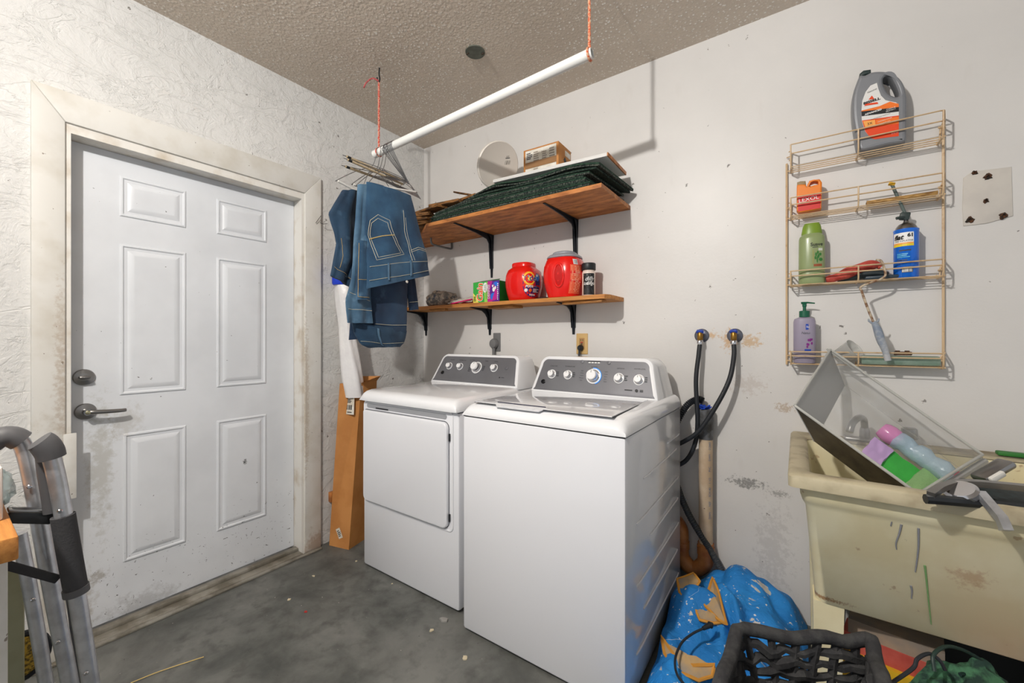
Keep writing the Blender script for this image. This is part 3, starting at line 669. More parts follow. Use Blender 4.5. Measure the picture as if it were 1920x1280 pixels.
# worn pair
J = thing('folded_jeans', 'worn pale-streaked blue jeans with narrow folded leg, second from the front', 'jeans', px3(680, 346, .55), 'jeans folded over hangers')
fD = sheet([(671, 346), (667, 396), (662, 463), (658, 521), (648, 561), (650, 605)], [(692, 347), (690, 423), (692, 503), (695, 564), (697, 606)], .625, seed=5.2, bow=.006)
pD = cloth_part('seat_panel', fD, .018, dn_d, J, 14, 34); b = B(); stitch(b, fD, [(.03, .90), (.97, .91)]); stitch(b, fD, [(.05, .78), (.4, .80), (.95, .84)]); b.build('waist_stitching', thread, pD)
fD2 = sheet([(670, 450), (668, 510), (668, 562)], [(688, 452), (692, 510), (692, 562)], .655, seed=8.2, wr=.003, bow=.003)
pD = cloth_part('fly_flap', fD2, .01, dn_a, J, 8, 16); b = B(); stitch(b, fD2, [(.1, .05), (.12, .95), (.95, .96)], off=.006); stitch(b, fD2, [(.1, .66), (.9, .66)], off=.006); b.build('flap_stitching', thread_o, pD)
# pair nearest the door
J = thing('folded_jeans', 'dark blue jeans hanging at the left end of the rod beside the door', 'jeans', px3(652, 358, .49), 'jeans folded over hangers')
fC = sheet([(640, 359), (615, 400), (626, 436), (631, 457), (623, 489), (618, 517)], [(668, 357), (666, 420), (664, 470), (662, 516), (657, 540)], .52, seed=6.4, wr=.012, bow=.02)
pC = cloth_part('seat_panel', fC, .024, dn_c, J, 18, 30); b = B(); stitch(b, fC, [(.03, .90), (.97, .93)], off=.013, r=.0009); stitch(b, fC, [(.30, .55), (.36, .75), (.30, .88)], off=.014, r=.001); b.build('waist_stitching', thread_o, pC)
p = fC(.62, .93); B().lathe([(.006, 0), (.006, .003), (.004, .004)], 12, X=frame(p+Vector((.016, 0, 0)), (0, 1, 0), (0, 0, 1))).build('button', chrome, pC)

# ================================================================ shelves
UZ = 1.986
ob = B().slab([(.455, -.405), (1.629, -.405), (1.629, 0), (.02, 0), (.02, -.20), (.27, -.28)], .022, T(0, 0, UZ-.022), bev=.002).build('upper_shelf', ply)
tag(ob, 'long plywood board shelf on black brackets, the upper of the two', 'shelf')
def bracket(label, x, zt, arm, leg):
    pr = [(0, zt), (-arm, zt), (-arm, zt-.006), (-arm*.45, zt-.018), (-.055, zt-.036), (-.030, zt-.065), (-.018, zt-leg*.55), (-.006, zt-leg), (0, zt-leg)]
    b = B(); b.slab([(y, z) for y, z in pr], .006, frame((x-.003, 0, 0), (0, 1, 0), (0, 0, 1)))
    def strip(p0, p1, w0, w1, th):
        b.add([(x-w0/2, p0[0], p0[1]), (x+w0/2, p0[0], p0[1]), (x+w1/2, p1[0], p1[1]), (x-w1/2, p1[0], p1[1]),
               (x-w0/2, p0[0]+th[0], p0[1]+th[1]), (x+w0/2, p0[0]+th[0], p0[1]+th[1]), (x+w1/2, p1[0]+th[0], p1[1]+th[1]), (x-w1/2, p1[0]+th[0], p1[1]+th[1])],
              [[0, 1, 2, 3], [4, 5, 6, 7], [0, 1, 5, 4], [1, 2, 6, 5], [2, 3, 7, 6], [3, 0, 4, 7]])
    strip((-.001, zt-.001), (-arm-.004, zt-.001), .034, .014, (0, -.004)); strip((-.001, zt-.001), (-.001, zt-leg-.004), .034, .015, (-.004, 0))
    # folded sides of the pressed channel
    for s in (-1, 1):
        b.slab([(0, zt-.004), (-.05, zt-.004), (-.034, zt-.022), (-.022, zt-.045), (-.010, zt-leg*.8), (0, zt-leg*.8)], .002, frame((x+s*.012-.001, 0, 0), (0, 1, 0), (0, 0, 1)))
    o = b.build('shelf_bracket', black_iron); return tag(o, label, 'shelf bracket', 'black shelf brackets')
bracket('black metal bracket under the upper shelf, the left one', .668, UZ-.022, .37, .285)
bracket('black metal bracket under the upper shelf, behind the taller red tub', 1.300, UZ-.022, .37, .285)
LZ = 1.484
bracket('black metal bracket under the lower shelf at its left end', .006+.02, LZ-.022, .2, .175)
bracket('black metal bracket under the lower shelf above the grey outlet', .652, LZ-.022, .2, .175)
bracket('black metal bracket under the lower shelf above the beige outlet', 1.286, LZ-.022, .2, .175)
ob = B().slab([(.02, -.235), (1.575, -.235), (1.592, -.20), (1.592, 0), (.02, 0)], .022, T(0, 0, LZ-.022), bev=.002).build('lower_shelf', wood)
tag(ob, 'narrow stained pine board shelf holding the laundry tubs', 'shelf')
for (x0, x1, y0, y1) in ((.30, .46, -.225, -.19), (.80, 1.0, -.20, -.10), (1.33, 1.57, -.215, -.16)):
    ob.name; q = B().box(((x0+x1)/2, (y0+y1)/2, LZ-.031), (x1-x0, y1-y0, .016), Matrix.Translation(((x0+x1)/2, 0, 0)) @ Matrix.Rotation(R(-4), 4, 'Z') @ Matrix.Translation((-(x0+x1)/2, 0, 0)), bev=.002)
    q.build('cleat', M('cleat_wood', (176, 120, 60), .6, col2=(130, 84, 36), scale=10, stretch=(1.5, 16, 16)), ob)
# bare hook bracket left
pts = [(.30, -.008, 1.962), (.30, -.008, 1.925), (.296, -.03, 1.917), (.29, -.16, 1.917), (.286, -.195, 1.925), (.285, -.20, 1.962)]
h = B().tube(pts, .007, 8, sm=3).build('utility_hook', M('grey_steel', (120, 122, 122), .4, metal=.7)); tag(h, 'bare U-shaped grey metal hook under the left end of the upper shelf', 'hook')
# shingle sheets
sh_m = [M('green_sheet_%s' % q, c1, .9, col2=c2, scale=130, lo=.45, hi=.6, bump=1.0, bscale=180) for q, c1, c2 in (('deep', (14, 32, 26), (48, 64, 52)), ('dark', (20, 28, 28), (84, 90, 80)), ('moss', (22, 48, 36), (44, 70, 52)))]
NS = 12
for k in range(NS):
    z0 = UZ+.0055+k*.0105; x0 = .475+rnd.uniform(0, .02)+(.03 if k > 5 else 0)+(.05*(k-6) if k > 7 else 0); x1 = 1.53+rnd.uniform(0, .035)+.012*max(0, k-6); yf = -.392+rnd.uniform(0, .012); 
    s0 = rnd.random()*9
    def fs(u, v, x0=x0, x1=x1, yf=yf, z0=z0, s0=s0, k=k):
        x = x0+(x1-x0)*u; y = yf+(.335)*v
        z = z0+(k/NS)*.010*math.sin(u*5+1.2)-(k/NS)*.06*max(0, (u-.80)/.2)**2*(.35+.65*v)-(k/NS)*.050*max(0, (.32-u)/.32)**1.5
        if k > 9: z += .012*math.sin(u*6)**2
        return Vector((x+.05*v*(u > .9)*(u-.9)*10, y, z+.0015*noise.noise(Vector((u*8, v*4, s0)))))
    o = B().pillow(fs, 30, 6, .0080 if k % 3 else .0095).build('shingle_sheet', sh_m[k % 3], ang=50)
    tag(o, ('topmost dark green rough sheet of the stack on the upper shelf' if k == NS-1 else 'bottommost dark green rough sheet lying on the upper shelf' if k == 0 else 'dark green rough sheet on the upper shelf, %s from the bottom of the stack' % ('first second third fourth fifth sixth seventh eighth ninth tenth eleventh'.split()[k])), 'roofing sheet', 'green sheets stacked on the upper shelf')
# white board with raw end
b = B(); c0 = Vector((1.285, -.205, UZ+.166)); X = Matrix.Translation(c0) @ Matrix.Rotation(R(1.5), 4, 'Z') @ Matrix.Rotation(R(1.2), 4, 'Y')
t = thing('white_board', 'white painted board with bare brown end lying on the green sheets', 'board', c0)
B().box((0, 0, 0), (.68, .28, .018), X, bev=.002).build('painted_face', M('board_white', (214, 212, 208), .5), t); B().box((.3425, 0, 0), (.006, .279, .0178), X, bev=.001).build('raw_end', ply, t)
# cardboard box on the board
c0 = Vector((1.205, -.175, UZ+.178)); Xb = Matrix.Translation(c0) @ Matrix.Rotation(R(2), 4, 'Z')
t = thing('cardboard_box', 'small brown cardboard shipping box sitting on the white board', 'box', c0)
bx = B().box((0, 0, .0835), (.222, .16, .165), Xb, bev=.002).build('carton', card, t)
fm = flatmap(Xb @ Vector((0, -.0803, .085)), Xb.to_3x3() @ Vector((1, 0, 0)), (0, 0, 1))
pk2 = M('tape_tan', (150, 112, 76), .3)
decal('shipping_label', bx, fm, [('rect', -.098, -.055, .098, .072, paper), ('lines', -.09, .02, -.05, .06, 4, ink_dark), ('text', '24-PK', .0, .045, .02, {}, M('faint_ink', (150, 140, 128), .6)), ('lines', -.045, -.045, -.005, .06, 9, bpy.data.materials['faint_ink']), ('lines', .01, -.03, .05, .05, 7, bpy.data.materials['faint_ink']), ('lines', .055, -.01, .09, .06, 5, bpy.data.materials['faint_ink']), ('rect', -.098, -.03, .098, .005, pk2), ('rect', -.04, -.073, .034, -.055, ink_black), ('rect', -.036, -.070, .030, -.058, card), ('text', 'MADE IN USA', -.003, -.064, .011, {}, ink_black)], .0003)
fs_ = flatmap(Xb @ Vector((.1113, 0, .085)), Xb.to_3x3() @ Vector((0, 1, 0)), (0, 0, 1))
decal('side_marks', bx, fs_, [('rect', .0, .03, .07, .06, paper), ('poly', [(-.02, 0), (0, .022), (.02, 0), (0, -.022)], ink_black), ('lines', -.035, -.065, .03, -.04, 2, ink_dark)], .0003)
# round dish leaning
c0 = P(934, 311, 'y', -.285); a_ = (RT*.66+Vector((0, 0, .75))).normalized(); mi_ = (RT*.75-Vector((0, 0, .66))).normalized(); ey = (mi_*.74+FW*.67).normalized()
X = frame(c0, a_, ey); 
if (X.to_3x3() @ Vector((0, 0, 1))).dot(CAM-c0) < 0: X = frame(c0, a_, -ey)
t = thing('round_lid', 'pale grey-white round plastic lid leaning beside the cardboard box', 'lid', (c0.x, c0.y, UZ+.12))
lm = M('lid_plastic', (222, 215, 205), .4)
ob = B().lathe([(.128, -.012), (.134, -.010), (.135, .004), (.130, .008), (.126, .006), (.0, .0055)], 48, X=X).build('lid_shell', lm, t)
tx = frame(c0, RT-FW*.2, (0, 0, 1)); 
zz = X.inverted() @ (c0+RT*.02); 
def dm(u, v, h):
    q = X.inverted().to_3x3() @ (RT*u+Vector((0, 0, v))); return X @ Vector((q.x, q.y, .0062+h))
decal('moulded_marks', ob, dm, [('text', 'HDPE', .055, .055, .014, {'sx': .7}, M('faint_grey', (150, 146, 138), .6)), ('bars', .045, .005, .09, .03, 5, bpy.data.materials['faint_grey']), ('lines', .04, .042, .075, .05, 1, ink_dark)], .0002)
# loose wooden strips
def strip(c, L, w_, h_, yaw, pitch=0, lab=None, roll=0):
    X = Matrix.Translation(c) @ Matrix.Rotation(R(yaw), 4, 'Z') @ Matrix.Rotation(R(pitch), 4, 'Y') @ Matrix.Rotation(R(roll), 4, 'X')
    o = B().box((0, 0, 0), (L, w_, h_), X, bev=.0015).build('wooden_strip', old_wood)
    return tag(o, lab or 'short weathered brown wood strip in the pile left of the green sheets', 'wood strip', 'wood strips on the upper shelf')
ORD = ('lowest', 'second', 'third', 'fourth', 'fifth', 'sixth', 'seventh')
for k in range(14):
    f_ = k % 2
    strip((.325+rnd.uniform(-.02, .02), -.325+f_*.10, UZ+.008+(k//2)*.0150), .20, .085, .012, 4+rnd.uniform(-9, 9)+(0 if k % 4 else 18), 0, 'brown wood strip beside the green sheets, %s layer of the pile, %s' % (ORD[k//2], 'nearer the wall' if f_ else 'at the front'))
for c_, L, w_, h_, yw, pi_, lab in (((.40, -.31, UZ+.118), .26, .08, .014, -10, 2, 'broad brown wood strip lying on top of the strip pile, nearest the jeans'), ((.53, -.29, UZ+.135), .24, .09, .018, 6, 0, 'thick brown wood strip lying over the left end of the green sheets'),
        ((.46, -.17, UZ+.150), .18, .07, .014, 25, 0, 'short brown wood strip lying crosswise at the back of the strip pile'), ((.66, -.25, UZ+.155), .22, .06, .014, -8, 0, 'flat brown wood strip under the one that sticks up'), ((.64, -.22, UZ+.200), .30, .036, .010, -14, 20, 'thin brown wood strip sticking up from the pile beside the round lid')):
    strip(c_, L, w_, h_, yw, pi_, lab)
# ================================================================ things on the lower shelf
def suprad(a, p): c, s = abs(math.cos(a)), abs(math.sin(a)); return (c**p+s**p)**(-1/p)
def suplathe(b, prof, X, sx=1, sy=1, p=2.6, n=40, mi=0):
    return b.rings([[(r*sx*suprad(6.28318*j/n, p)*math.cos(6.28318*j/n), r*sy*suprad(6.28318*j/n, p)*math.sin(6.28318*j/n), z) for j in range(n)] for r, z in prof], mi, X)
def profr(prof, z):
    for (r0, z0), (r1, z1) in zip(prof, prof[1:]):
        if z0 <= z <= z1 and z1 > z0: return r0+(r1-r0)*(z-z0)/(z1-z0)
    return prof[-1][0]
def wrapmap(X, prof, a0, sx=1, sy=1, p=2.6):                    # u = arc length around, v = height
    def f(u, v, h):
        r = profr(prof, v); a = a0+u/max(r, .01); k = r*suprad(a, p)
        return X @ Vector(((k*sx+h)*math.cos(a), (k*sy+h)*math.sin(a), v))
    return f
def facing(c, off=0): d = CAM-Vector(c); return math.atan2(d.y, d.x)+R(off)
cloth_mix = M('knit_mixed', (112, 106, 100), .95, col2=(176, 160, 144), scale=28, lo=.45, hi=.55, bump=.6, bscale=120, specks=((22, .58, .03, (60, 72, 90), .8), (17, .64, .03, (150, 60, 56), .8)))
def lump(c, d, seed, amp=.22, n=36, m=18, flat=True, yaw=0, fr=2.2):
    c = Vector(c); d = Vector(d); rs = []
    for j in range(m+1):
        ph = math.pi*j/m; ring = []
        for i in range(n):
            a = 6.28318*i/n; v = Vector((math.sin(ph)*math.cos(a), math.sin(ph)*math.sin(a), -math.cos(ph)))
            k = 1+amp*noise.noise(v*fr+Vector((seed, seed*2, 0)))+amp*.6*noise.noise(v*fr*2.7+Vector((0, seed, 1)))
            v = Vector((v.x*d.x/2*k, v.y*d.y/2*k, v.z*d.z/2*k))
            if flat and v.z < -d.z*.36: v.z = -d.z*.36
            v.rotate(Matrix.Rotation(R(yaw), 3, 'Z')); ring.append(c+v+Vector((0, 0, d.z*.36)))
        rs.append(ring)
    return B().rings(rs)
tag(lump((.325, -.13, LZ), (.27, .17, .125), 3.1, .25).build('knit_cap', cloth_mix), 'crumpled grey patterned knit cloth at the left end of the lower shelf', 'cloth')
def fold(u, v): return Vector((.46+.21*u, -.215+.14*v, LZ+.008+.035*math.sin(v*2.8)*(.5+.7*u)+.012*noise.noise(Vector((u*5, v*5, 2)))+.004))
tag(B().pillow(fold, 14, 10, .008).build('folded_cloth', M('white_printed_cloth', (206, 200, 190), .9, col2=(180, 170, 160), scale=30, specks=((40, .66, .03, (90, 90, 90), .8),))), 'folded white speckled cloth between the knit cloth and the green box', 'cloth')
def fold2(u, v): return Vector((.50+.17*u, -.228+.06*v, LZ+.006+.028*u*(1-.6*v)*(.4+.6*math.sin(2.6*v+.4))))
tag(B().pillow(fold2, 12, 8, .006).build('folded_cloth', M('magenta_cloth', (214, 24, 104), .85)), 'bright pink cloth poking out in front of the folded white cloth', 'cloth')
# dryer sheet box
gx0, gx1, gy0, gy1, gh = .675, .885, -.205, -.10, .132
c0 = Vector(((gx0+gx1)/2, (gy0+gy1)/2, LZ)); t = thing('dryer_sheet_box', 'green and purple carton of dryer sheets on the lower shelf', 'box', c0)
g_green = M('box_green', (52, 168, 62), .35); g_dark = M('box_dark_green', (14, 96, 34), .35); g_pur = M('box_purple', (88, 26, 140), .35); g_yel = M('box_yellow', (236, 222, 96), .35); g_or = M('box_orange', (236, 96, 30), .35)
g_blue = M('box_blue', (40, 110, 214), .35); g_mag = M('box_magenta', (190, 30, 140), .35); g_lime = M('box_lime', (150, 210, 90), .35)
bx = B().bb((gx0, gy0, LZ), (gx1, gy1, LZ+gh), bev=.0015).build('carton', g_dark, t)
b = B(); b.add([(gx0, gy0, LZ+gh), (gx1, gy0, LZ+gh), (gx1-.02, gy0+.035, LZ+gh+.016), (gx0+.05, gy0+.035, LZ+gh+.012)], [[0, 1, 2, 3]]); b.build('open_flap', g_dark, t)
fm = flatmap(((gx0+gx1)/2, gy0-.0002, LZ+gh/2), (1, 0, 0), (0, 0, 1)); W2, H2 = (gx1-gx0)/2, gh/2
decal('front_print', bx, fm, [('rect', -W2, -H2, W2, H2, g_green), ('poly', [(-W2, -H2), (-W2+.045, -H2), (-W2+.035, -.035), (-W2, .0)], g_yel), ('rect', .012, -H2, W2, H2, g_pur),
    ('poly', [(.012, -H2), (.05, -H2), (.03, .0), (.05, H2), (.012, H2)], g_mag), ('ell', .062, -.032, .028, .024, g_blue), ('ell', .078, .045, .02, .014, g_blue), ('poly', [(.045, -.06), (.07, .0), (.06, .05), (.09, .0), (.085, -.05)], g_mag),
    ('poly', [(-.012, -H2), (.012, -H2), (.012, H2), (-.015, .05)], g_lime), ('ell', -.006, .028, .018, .032, ink_white),
    ('text', 'Gain', -.047, .0, .068, {'rot': 90, 'shear': .15, 'bold': .0035, 'sx': .92}, ink_white), ('text', 'Gain', -.047, .0, .066, {'rot': 90, 'shear': .15, 'bold': .0015, 'sx': .92}, g_or),
    ('text', 'dryer', -.012, .028, .018, {'rot': 90}, g_dark), ('text', 'sheets', .0, .026, .018, {'rot': 90}, g_dark), ('text', 'ODOR', .004, -.02, .016, {'rot': 90}, g_dark),
    ('text', 'DEFENSE', .024, .0, .024, {'rot': 90, 'sx': .95}, g_pur), ('text', 'DEFENSE', .0235, .0005, .024, {'rot': 90, 'sx': .95}, ink_white), ('ell', .062, .012, .010, .014, ink_white), ('ell', .055, .034, .006, .008, ink_white), ('ell', .075, .022, .007, .010, ink_white),
    ('lines', .09, -.055, .099, .05, 9, ink_white), ('lines', -.098, -.055, -.08, -.022, 4, g_dark)], .00015)
# red tubs
red = M('tub_red', (226, 28, 22), .22, coat=.3); red2 = M('tub_lid_grey', (150, 152, 160), .35)
p1 = [(.082, 0), (.090, .006), (.100, .04), (.110, .085), (.112, .12), (.108, .155), (.096, .185), (.078, .198), (.072, .204), (.072, .222), (.068, .228)]
p1 = [(r*.93, z) for r, z in p1]
c0 = Vector((1.015, -.130, LZ)); t = thing('detergent_tub', 'shorter round red laundry pod tub with orange ring logo and purple label', 'detergent tub', c0)
X = T(c0); b = B(); suplathe(b, p1, X, p=2.8); tb = b.build('tub', red, t)
a0 = facing(c0, 24); wm = wrapmap(X, p1, a0, p=2.8)
t_pur = M('label_purple', (52, 36, 110), .3); t_or = M('logo_orange', (246, 150, 30), .3); t_yel = M('logo_yellow', (250, 210, 70), .3); t_nav = M('logo_navy', (24, 40, 110), .3); t_cy = M('label_cyan', (90, 180, 220), .3)
def wob(f): return f
decal('front_print', tb, wm, [('ell', .012, .095, .062, .078, t_pur), ('rect', .03, .09, .074, .16, t_pur), ('ell', -.012, .125, .037, .042, t_or), ('ell', -.012, .125, .031, .036, t_yel), ('ell', -.012, .125, .026, .030, red),
    ('ell', -.012, .125, .012, .014, t_yel), ('text', 'Tide', -.012, .126, .044, {'bold': .0019, 'shear': .1}, ink_white), ('text', 'Tide', -.012, .126, .044, {'bold': .001, 'shear': .1}, t_nav), ('ell', .045, .135, .018, .022, t_cy), ('ell', .048, .128, .012, .016, g_blue), ('ell', .042, .145, .008, .006, ink_white),
    ('text', 'PODS', -.012, .078, .017, {'bold': .0008}, ink_white), ('text', '3 IN 1', .032, .078, .015, {}, t_cy), ('ell', -.03, .056, .009, .010, ink_white), ('ell', -.006, .056, .009, .010, g_or), ('lines', .01, .045, .06, .068, 3, ink_white), ('lines', -.01, .025, .04, .036, 2, ink_white)], .00018)
p2 = [(.078, 0), (.086, .005), (.096, .04), (.108, .09), (.112, .13), (.108, .18), (.096, .215), (.082, .232)]
c0 = Vector((1.292, -.128, LZ)); t = thing('detergent_tub', 'taller red laundry tub with grey lid, its back label turned outward', 'detergent tub', c0)
X = T(c0); b = B(); suplathe(b, p2, X, p=2.8); tb = b.build('tub', red, t)
b = B(); suplathe(b, [(.090, .222), (.096, .226), (.094, .234), (.082, .244), (.066, .248), (.064, .258), (.058, .262)], X, p=2.5); b.build('lid', red2, t)
a1 = facing(c0, -16); wm = wrapmap(X, p2, a1, p=2.8)
# grip hollow: raised rim round a flat patch, recess shade put into darker red
gr = M('tub_red_shaded', (190, 16, 14), .25)
b = B(); n = 24; b.tube([wm(.028*math.cos(6.283*i/n)-.004, .120+.062*math.sin(6.283*i/n), .000) for i in range(n)], .007, 8, closed=True); b.build('grip_rim', red, t)
decal('grip_hollow_shade', tb, wm, [('ell', -.004, .120, .027, .060, gr)], .0005)
wm2 = wrapmap(X, p2, facing(c0, 30), p=2.8); t_lt = M('label_coral', (238, 104, 70), .4); t_ltt = M('label_coral_text', (250, 170, 140), .4)
decal('back_print', tb, wm2, [('rect', -.03, .02, .045, .175, t_lt), ('rect', -.012, .178, .016, .208, ink_white), ('bars', -.009, .181, .013, .205, 7, ink_black), ('lines', -.024, .03, .042, .17, 17, t_ltt)], .0002)
# shaker bottle
p3 = [(.033, 0), (.036, .004), (.036, .135), (.033, .142), (.031, .150)]
c0 = Vector((1.438, -.125, LZ)); t = thing('shaker_bottle', 'white plastic shaker with black cap and black handwritten label', 'shaker bottle', c0); X = T(c0)
tb = B().lathe(p3, 32, X=X).build('bottle', M('bottle_milk', (222, 204, 192), .35), t); B().lathe([(.037, .148), (.0385, .150), (.0385, .182), (.036, .186)], 32, X=X).build('cap', black_plastic, t)
wm = wrapmap(X, p3, facing(c0, 2), p=2.0)
decal('label', tb, wm, [('rect', -.033, .012, .033, .128, ink_black), ('lines', -.028, .118, .028, .122, 1, ink_white), ('text', 'dilly', .002, .098, .032, {'shear': .4}, ink_white), ('text', 'dilly', .002, .075, .026, {'shear': .4}, ink_white), ('text', 'lounge', .0, .072, .024, {'shear': .4}, ink_white), ('lines', -.024, .022, .024, .045, 4, ink_dark)], .0002)
t = B().box((0, 0, 0), (.10, .10, .012), Matrix.Translation((1.155, -.10, LZ+.010)) @ Matrix.Rotation(R(-20), 4, 'Z'), bev=.004).build('black_tray', black_plastic); tag(t, 'flat black plastic piece lying on the shelf between the two red tubs', 'tray')

# ================================================================ outlets, plugs
def outlet(nm, label, x0, x1, z0, z1, m): 
    c = Vector(((x0+x1)/2, 0, (z0+z1)/2)); t = thing(nm, label, 'outlet', c)
    B().slab(rrect(x1-x0, z1-z0, .004, 3), .006, frame((c.x, 0, c.z), (1, 0, 0), (0, 0, 1)), bev=.002).build('cover_plate', m, t); return t, c
grey_pl = M('plate_grey', (112, 112, 112), .5); beige = M('plate_beige', (204, 170, 112), .4)
t, c = outlet('wall_outlet', 'grey dryer wall outlet above the dryer', .683, .742, 1.172, 1.297, grey_pl)
t = thing('dryer_plug', 'round grey plug and thick cord in the grey outlet', 'plug', (c.x-.004, -.02, 1.22))
Xp = frame((c.x-.012, -.006, 1.225), (1, 0, 0), (0, 0, 1)); B().lathe([(.031, 0), (.031, .022), (.026, .032), (.012, .036)], 24, X=Xp, sy=1.1).build('plug_body', grey_pl, t)
B().tube([(c.x-.010, -.024, 1.215), (c.x-.010, -.024, 1.17), (c.x-.008, -.03, 1.10), (c.x-.005, -.05, 1.02), (c.x-.005, -.06, .8), (c.x, -.05, .5)], .011, 10, sm=4).build('cord', grey_pl, t)
t, c = outlet('wall_outlet', 'beige wall outlet with red reset button above the washer', 1.305, 1.377, 1.166, 1.288, beige)
Xo = frame((c.x, 0, c.z), (1, 0, 0), (0, 0, 1)); B().slab(rrect(.034, .068, .004), .002, Xo @ T(0, 0, .0055), bev=.001).build('socket_face', M('socket_brown', (170, 132, 82), .45), t)
B().box((0, .008, .009), (.014, .006, .004), Xo, bev=.001).build('reset_button', M('reset_red', (170, 30, 26), .4), t); B().box((0, -.001, .009), (.012, .005, .003), Xo, bev=.001).build('test_button', black_plastic, t)
b = B(); b.box((-.006, .022, .0078), (.003, .009, .001), Xo); b.box((.006, .022, .0078), (.003, .009, .001), Xo); b.build('prong_slots', dark_gap, t)
t = thing('washer_plug', 'black plug and cord in the beige outlet', 'plug', (c.x-.004, -.02, 1.20))
B().lathe([(.016, 0), (.016, .014), (.013, .028), (.009, .034)], 18, X=Xo @ T(-.004, -.024, .006), sy=1.15).build('plug_body', black_plastic, t)
B().tube([(c.x-.004, -.030, 1.205), (c.x-.004, -.032, 1.17), (c.x-.003, -.05, 1.10), (c.x, -.07, .98), (c.x, -.06, .7)], .0065, 8, sm=4).build('cord', rubber, t)

# ================================================================ plumbing
brass = M('brass_valve', (150, 112, 48), .35, metal=.8); blue_h = M('valve_blue', (22, 60, 160), .5)
for (px, py, lab) in ((1316, 629, 'blue-handled water valve, the left one of the pair on the wall'), (1378, 629, 'blue-handled water valve, the right one of the pair on the wall')):
    c = P(px, py, 'y', 0); t = thing('water_valve', lab, 'water valve', c); Xv = frame(c, (1, 0, 0), (0, 0, 1))
    B().lathe([(.034, 0), (.034, .003), (.030, .007), (.016, .009)], 30, X=Xv).build('wall_flange', M('flange_grey', (110, 112, 122), .35, metal=.6), t)
    b = B(); b.lathe([(.010, 0), (.010, .05)], 16, X=Xv); b.lathe([(.012, -.022), (.013, -.02), (.013, .012), (.010, .016)], 18, X=Matrix.Translation(c+Vector((0, -.048, 0)))); b.build('valve_body', brass, t)
    b = B(); b.box((0, .018, .05), (.034, .016, .012), Xv, bev=.005); b.tube([(-.013, .02, .05), (.013, .02, .05)], .009, 8, X=Xv); b.build('valve_handle', blue_h, t)
    B().lathe([(.015, -.040), (.015, -.026), (.012, -.022)], 12, X=Matrix.Translation(c+Vector((0, -.048, 0)))).build('hose_nut', chrome, t)
def ypath(pts): return [P(a, c, 'y', y) for a, c, y in pts]
h1 = ypath([(1312, 646, -.048), (1310, 665, -.06), (1305, 715, -.075), (1308, 790, -.08), (1303, 832, -.08), (1287, 862, -.085), (1262, 875, -.085), (1240, 877, -.06), (1215, 870, -.05)])
t = thing('fill_hose', 'black rubber water hose hanging from the left valve', 'hose', h1[0]); B().tube(h1, .0105, 12, sm=8).build('hose', rubber, t); B().tube([h1[0], h1[0]-Vector((0, 0, .03))], .009, 12).build('ferrule', satin, t)
h2 = ypath([(1376, 646, -.048), (1376, 668, -.06), (1368, 710, -.095), (1345, 757, -.12), (1312, 806, -.13), (1283, 827, -.12), (1255, 838, -.08), (1220, 845, -.06)])
t = thing('fill_hose', 'black rubber water hose hanging from the right valve and crossing the other', 'hose', h2[0]); B().tube(h2, .0105, 12, sm=8).build('hose', rubber, t); B().tube([h2[0], h2[0]-Vector((0, 0, .03))], .009, 12).build('ferrule', satin, t)
# standpipe + trap
pcx = P(1323, 900, 'y', -.06).x; py_ = -.055
t = thing('standpipe', 'beige drain standpipe with orange-stained trap against the back wall', 'drain pipe', (pcx, py_, .15))
pipe_m = M('pipe_beige', (204, 184, 158), .45, col2=(190, 166, 138), scale=14, specks=((40, .70, .03, (70, 50, 36), .8),)); trap_m = M('trap_orange', (186, 122, 66), .4, col2=(150, 88, 44), scale=10, bump=.2, bscale=18)
zt = P(1323, 768, 'y', py_).z; b = B(); b.lathe([(.031, .24), (.031, zt), (.027, zt), (.027, zt-.05)], 28, X=T(pcx, py_), cap=(True, False)); pp_ = b.build('pipe', pipe_m, t)
wmp = lambda u, v, h: Vector((pcx+(.0312+h)*math.cos(R(-48)+u/.031), py_+(.0312+h)*math.sin(R(-48)+u/.031), v))
b_ink = M('pipe_ink', (70, 110, 150), .5)
decal('pipe_print', pp_, wmp, [('text', s, 0, .80-i*.055, .014, {'rot': 90}, b_ink) for i, s in enumerate(('ASTM', 'D2665', 'DWV', 'PVC', '1 1/2', 'SCH 40', 'NSF', 'DWV'))], .0003)
lx = P(1277, 1000, 'y', py_).x
u_pts = [(pcx, py_, .27), (pcx, py_, .20), (pcx-.008, py_, .165), (pcx-.035, py_, .135), ((pcx+lx)/2, py_, .125), (lx+.03, py_, .137), (lx+.006, py_, .165), (lx, py_, .20), (lx, py_, .28), (lx-.008, py_+.005, .312), (lx-.04, py_+.02, .335), (lx-.09, py_+.02, .335)]
b = B(); b.tube(u_pts, .036, 20, sm=4); b.build('trap', trap_m, t)
b = B(); b.lathe([(.039, .215), (.039, .255)], 24, X=T(pcx, py_)); b.lathe([(.039, .215), (.039, .25)], 24, X=T(lx, py_)); b.build('trap_collar', trap_m, t)
b = B(); b.lathe([(.0325, zt-.14), (.0335, zt-.13), (.033, zt-.07), (.0345, zt-.05), (.033, zt+.004)], 26, X=T(pcx, py_)); b.build('tape_wrap', M('duct_tape', (108, 110, 114), .4, metal=.3, col2=(84, 84, 84), scale=30, bump=.4, bscale=40), t)
b = B()
for j in range(11):
    a = j*.57; b.slab([(0, 0), (.032, -.006), (.038, .002), (.030, .01)], .004, frame((pcx-.004, py_-.01, zt-.002), (math.cos(a), math.sin(a)*.8, .55+.35*math.sin(j*2.1)), (-math.sin(a), math.cos(a), .2)), bev=.001)
rag = b.build('blue_rag', M('rag_blue', (20, 66, 176), .8)); tag(rag, 'bunched blue rag stuffed into the top of the drain standpipe', 'rag')
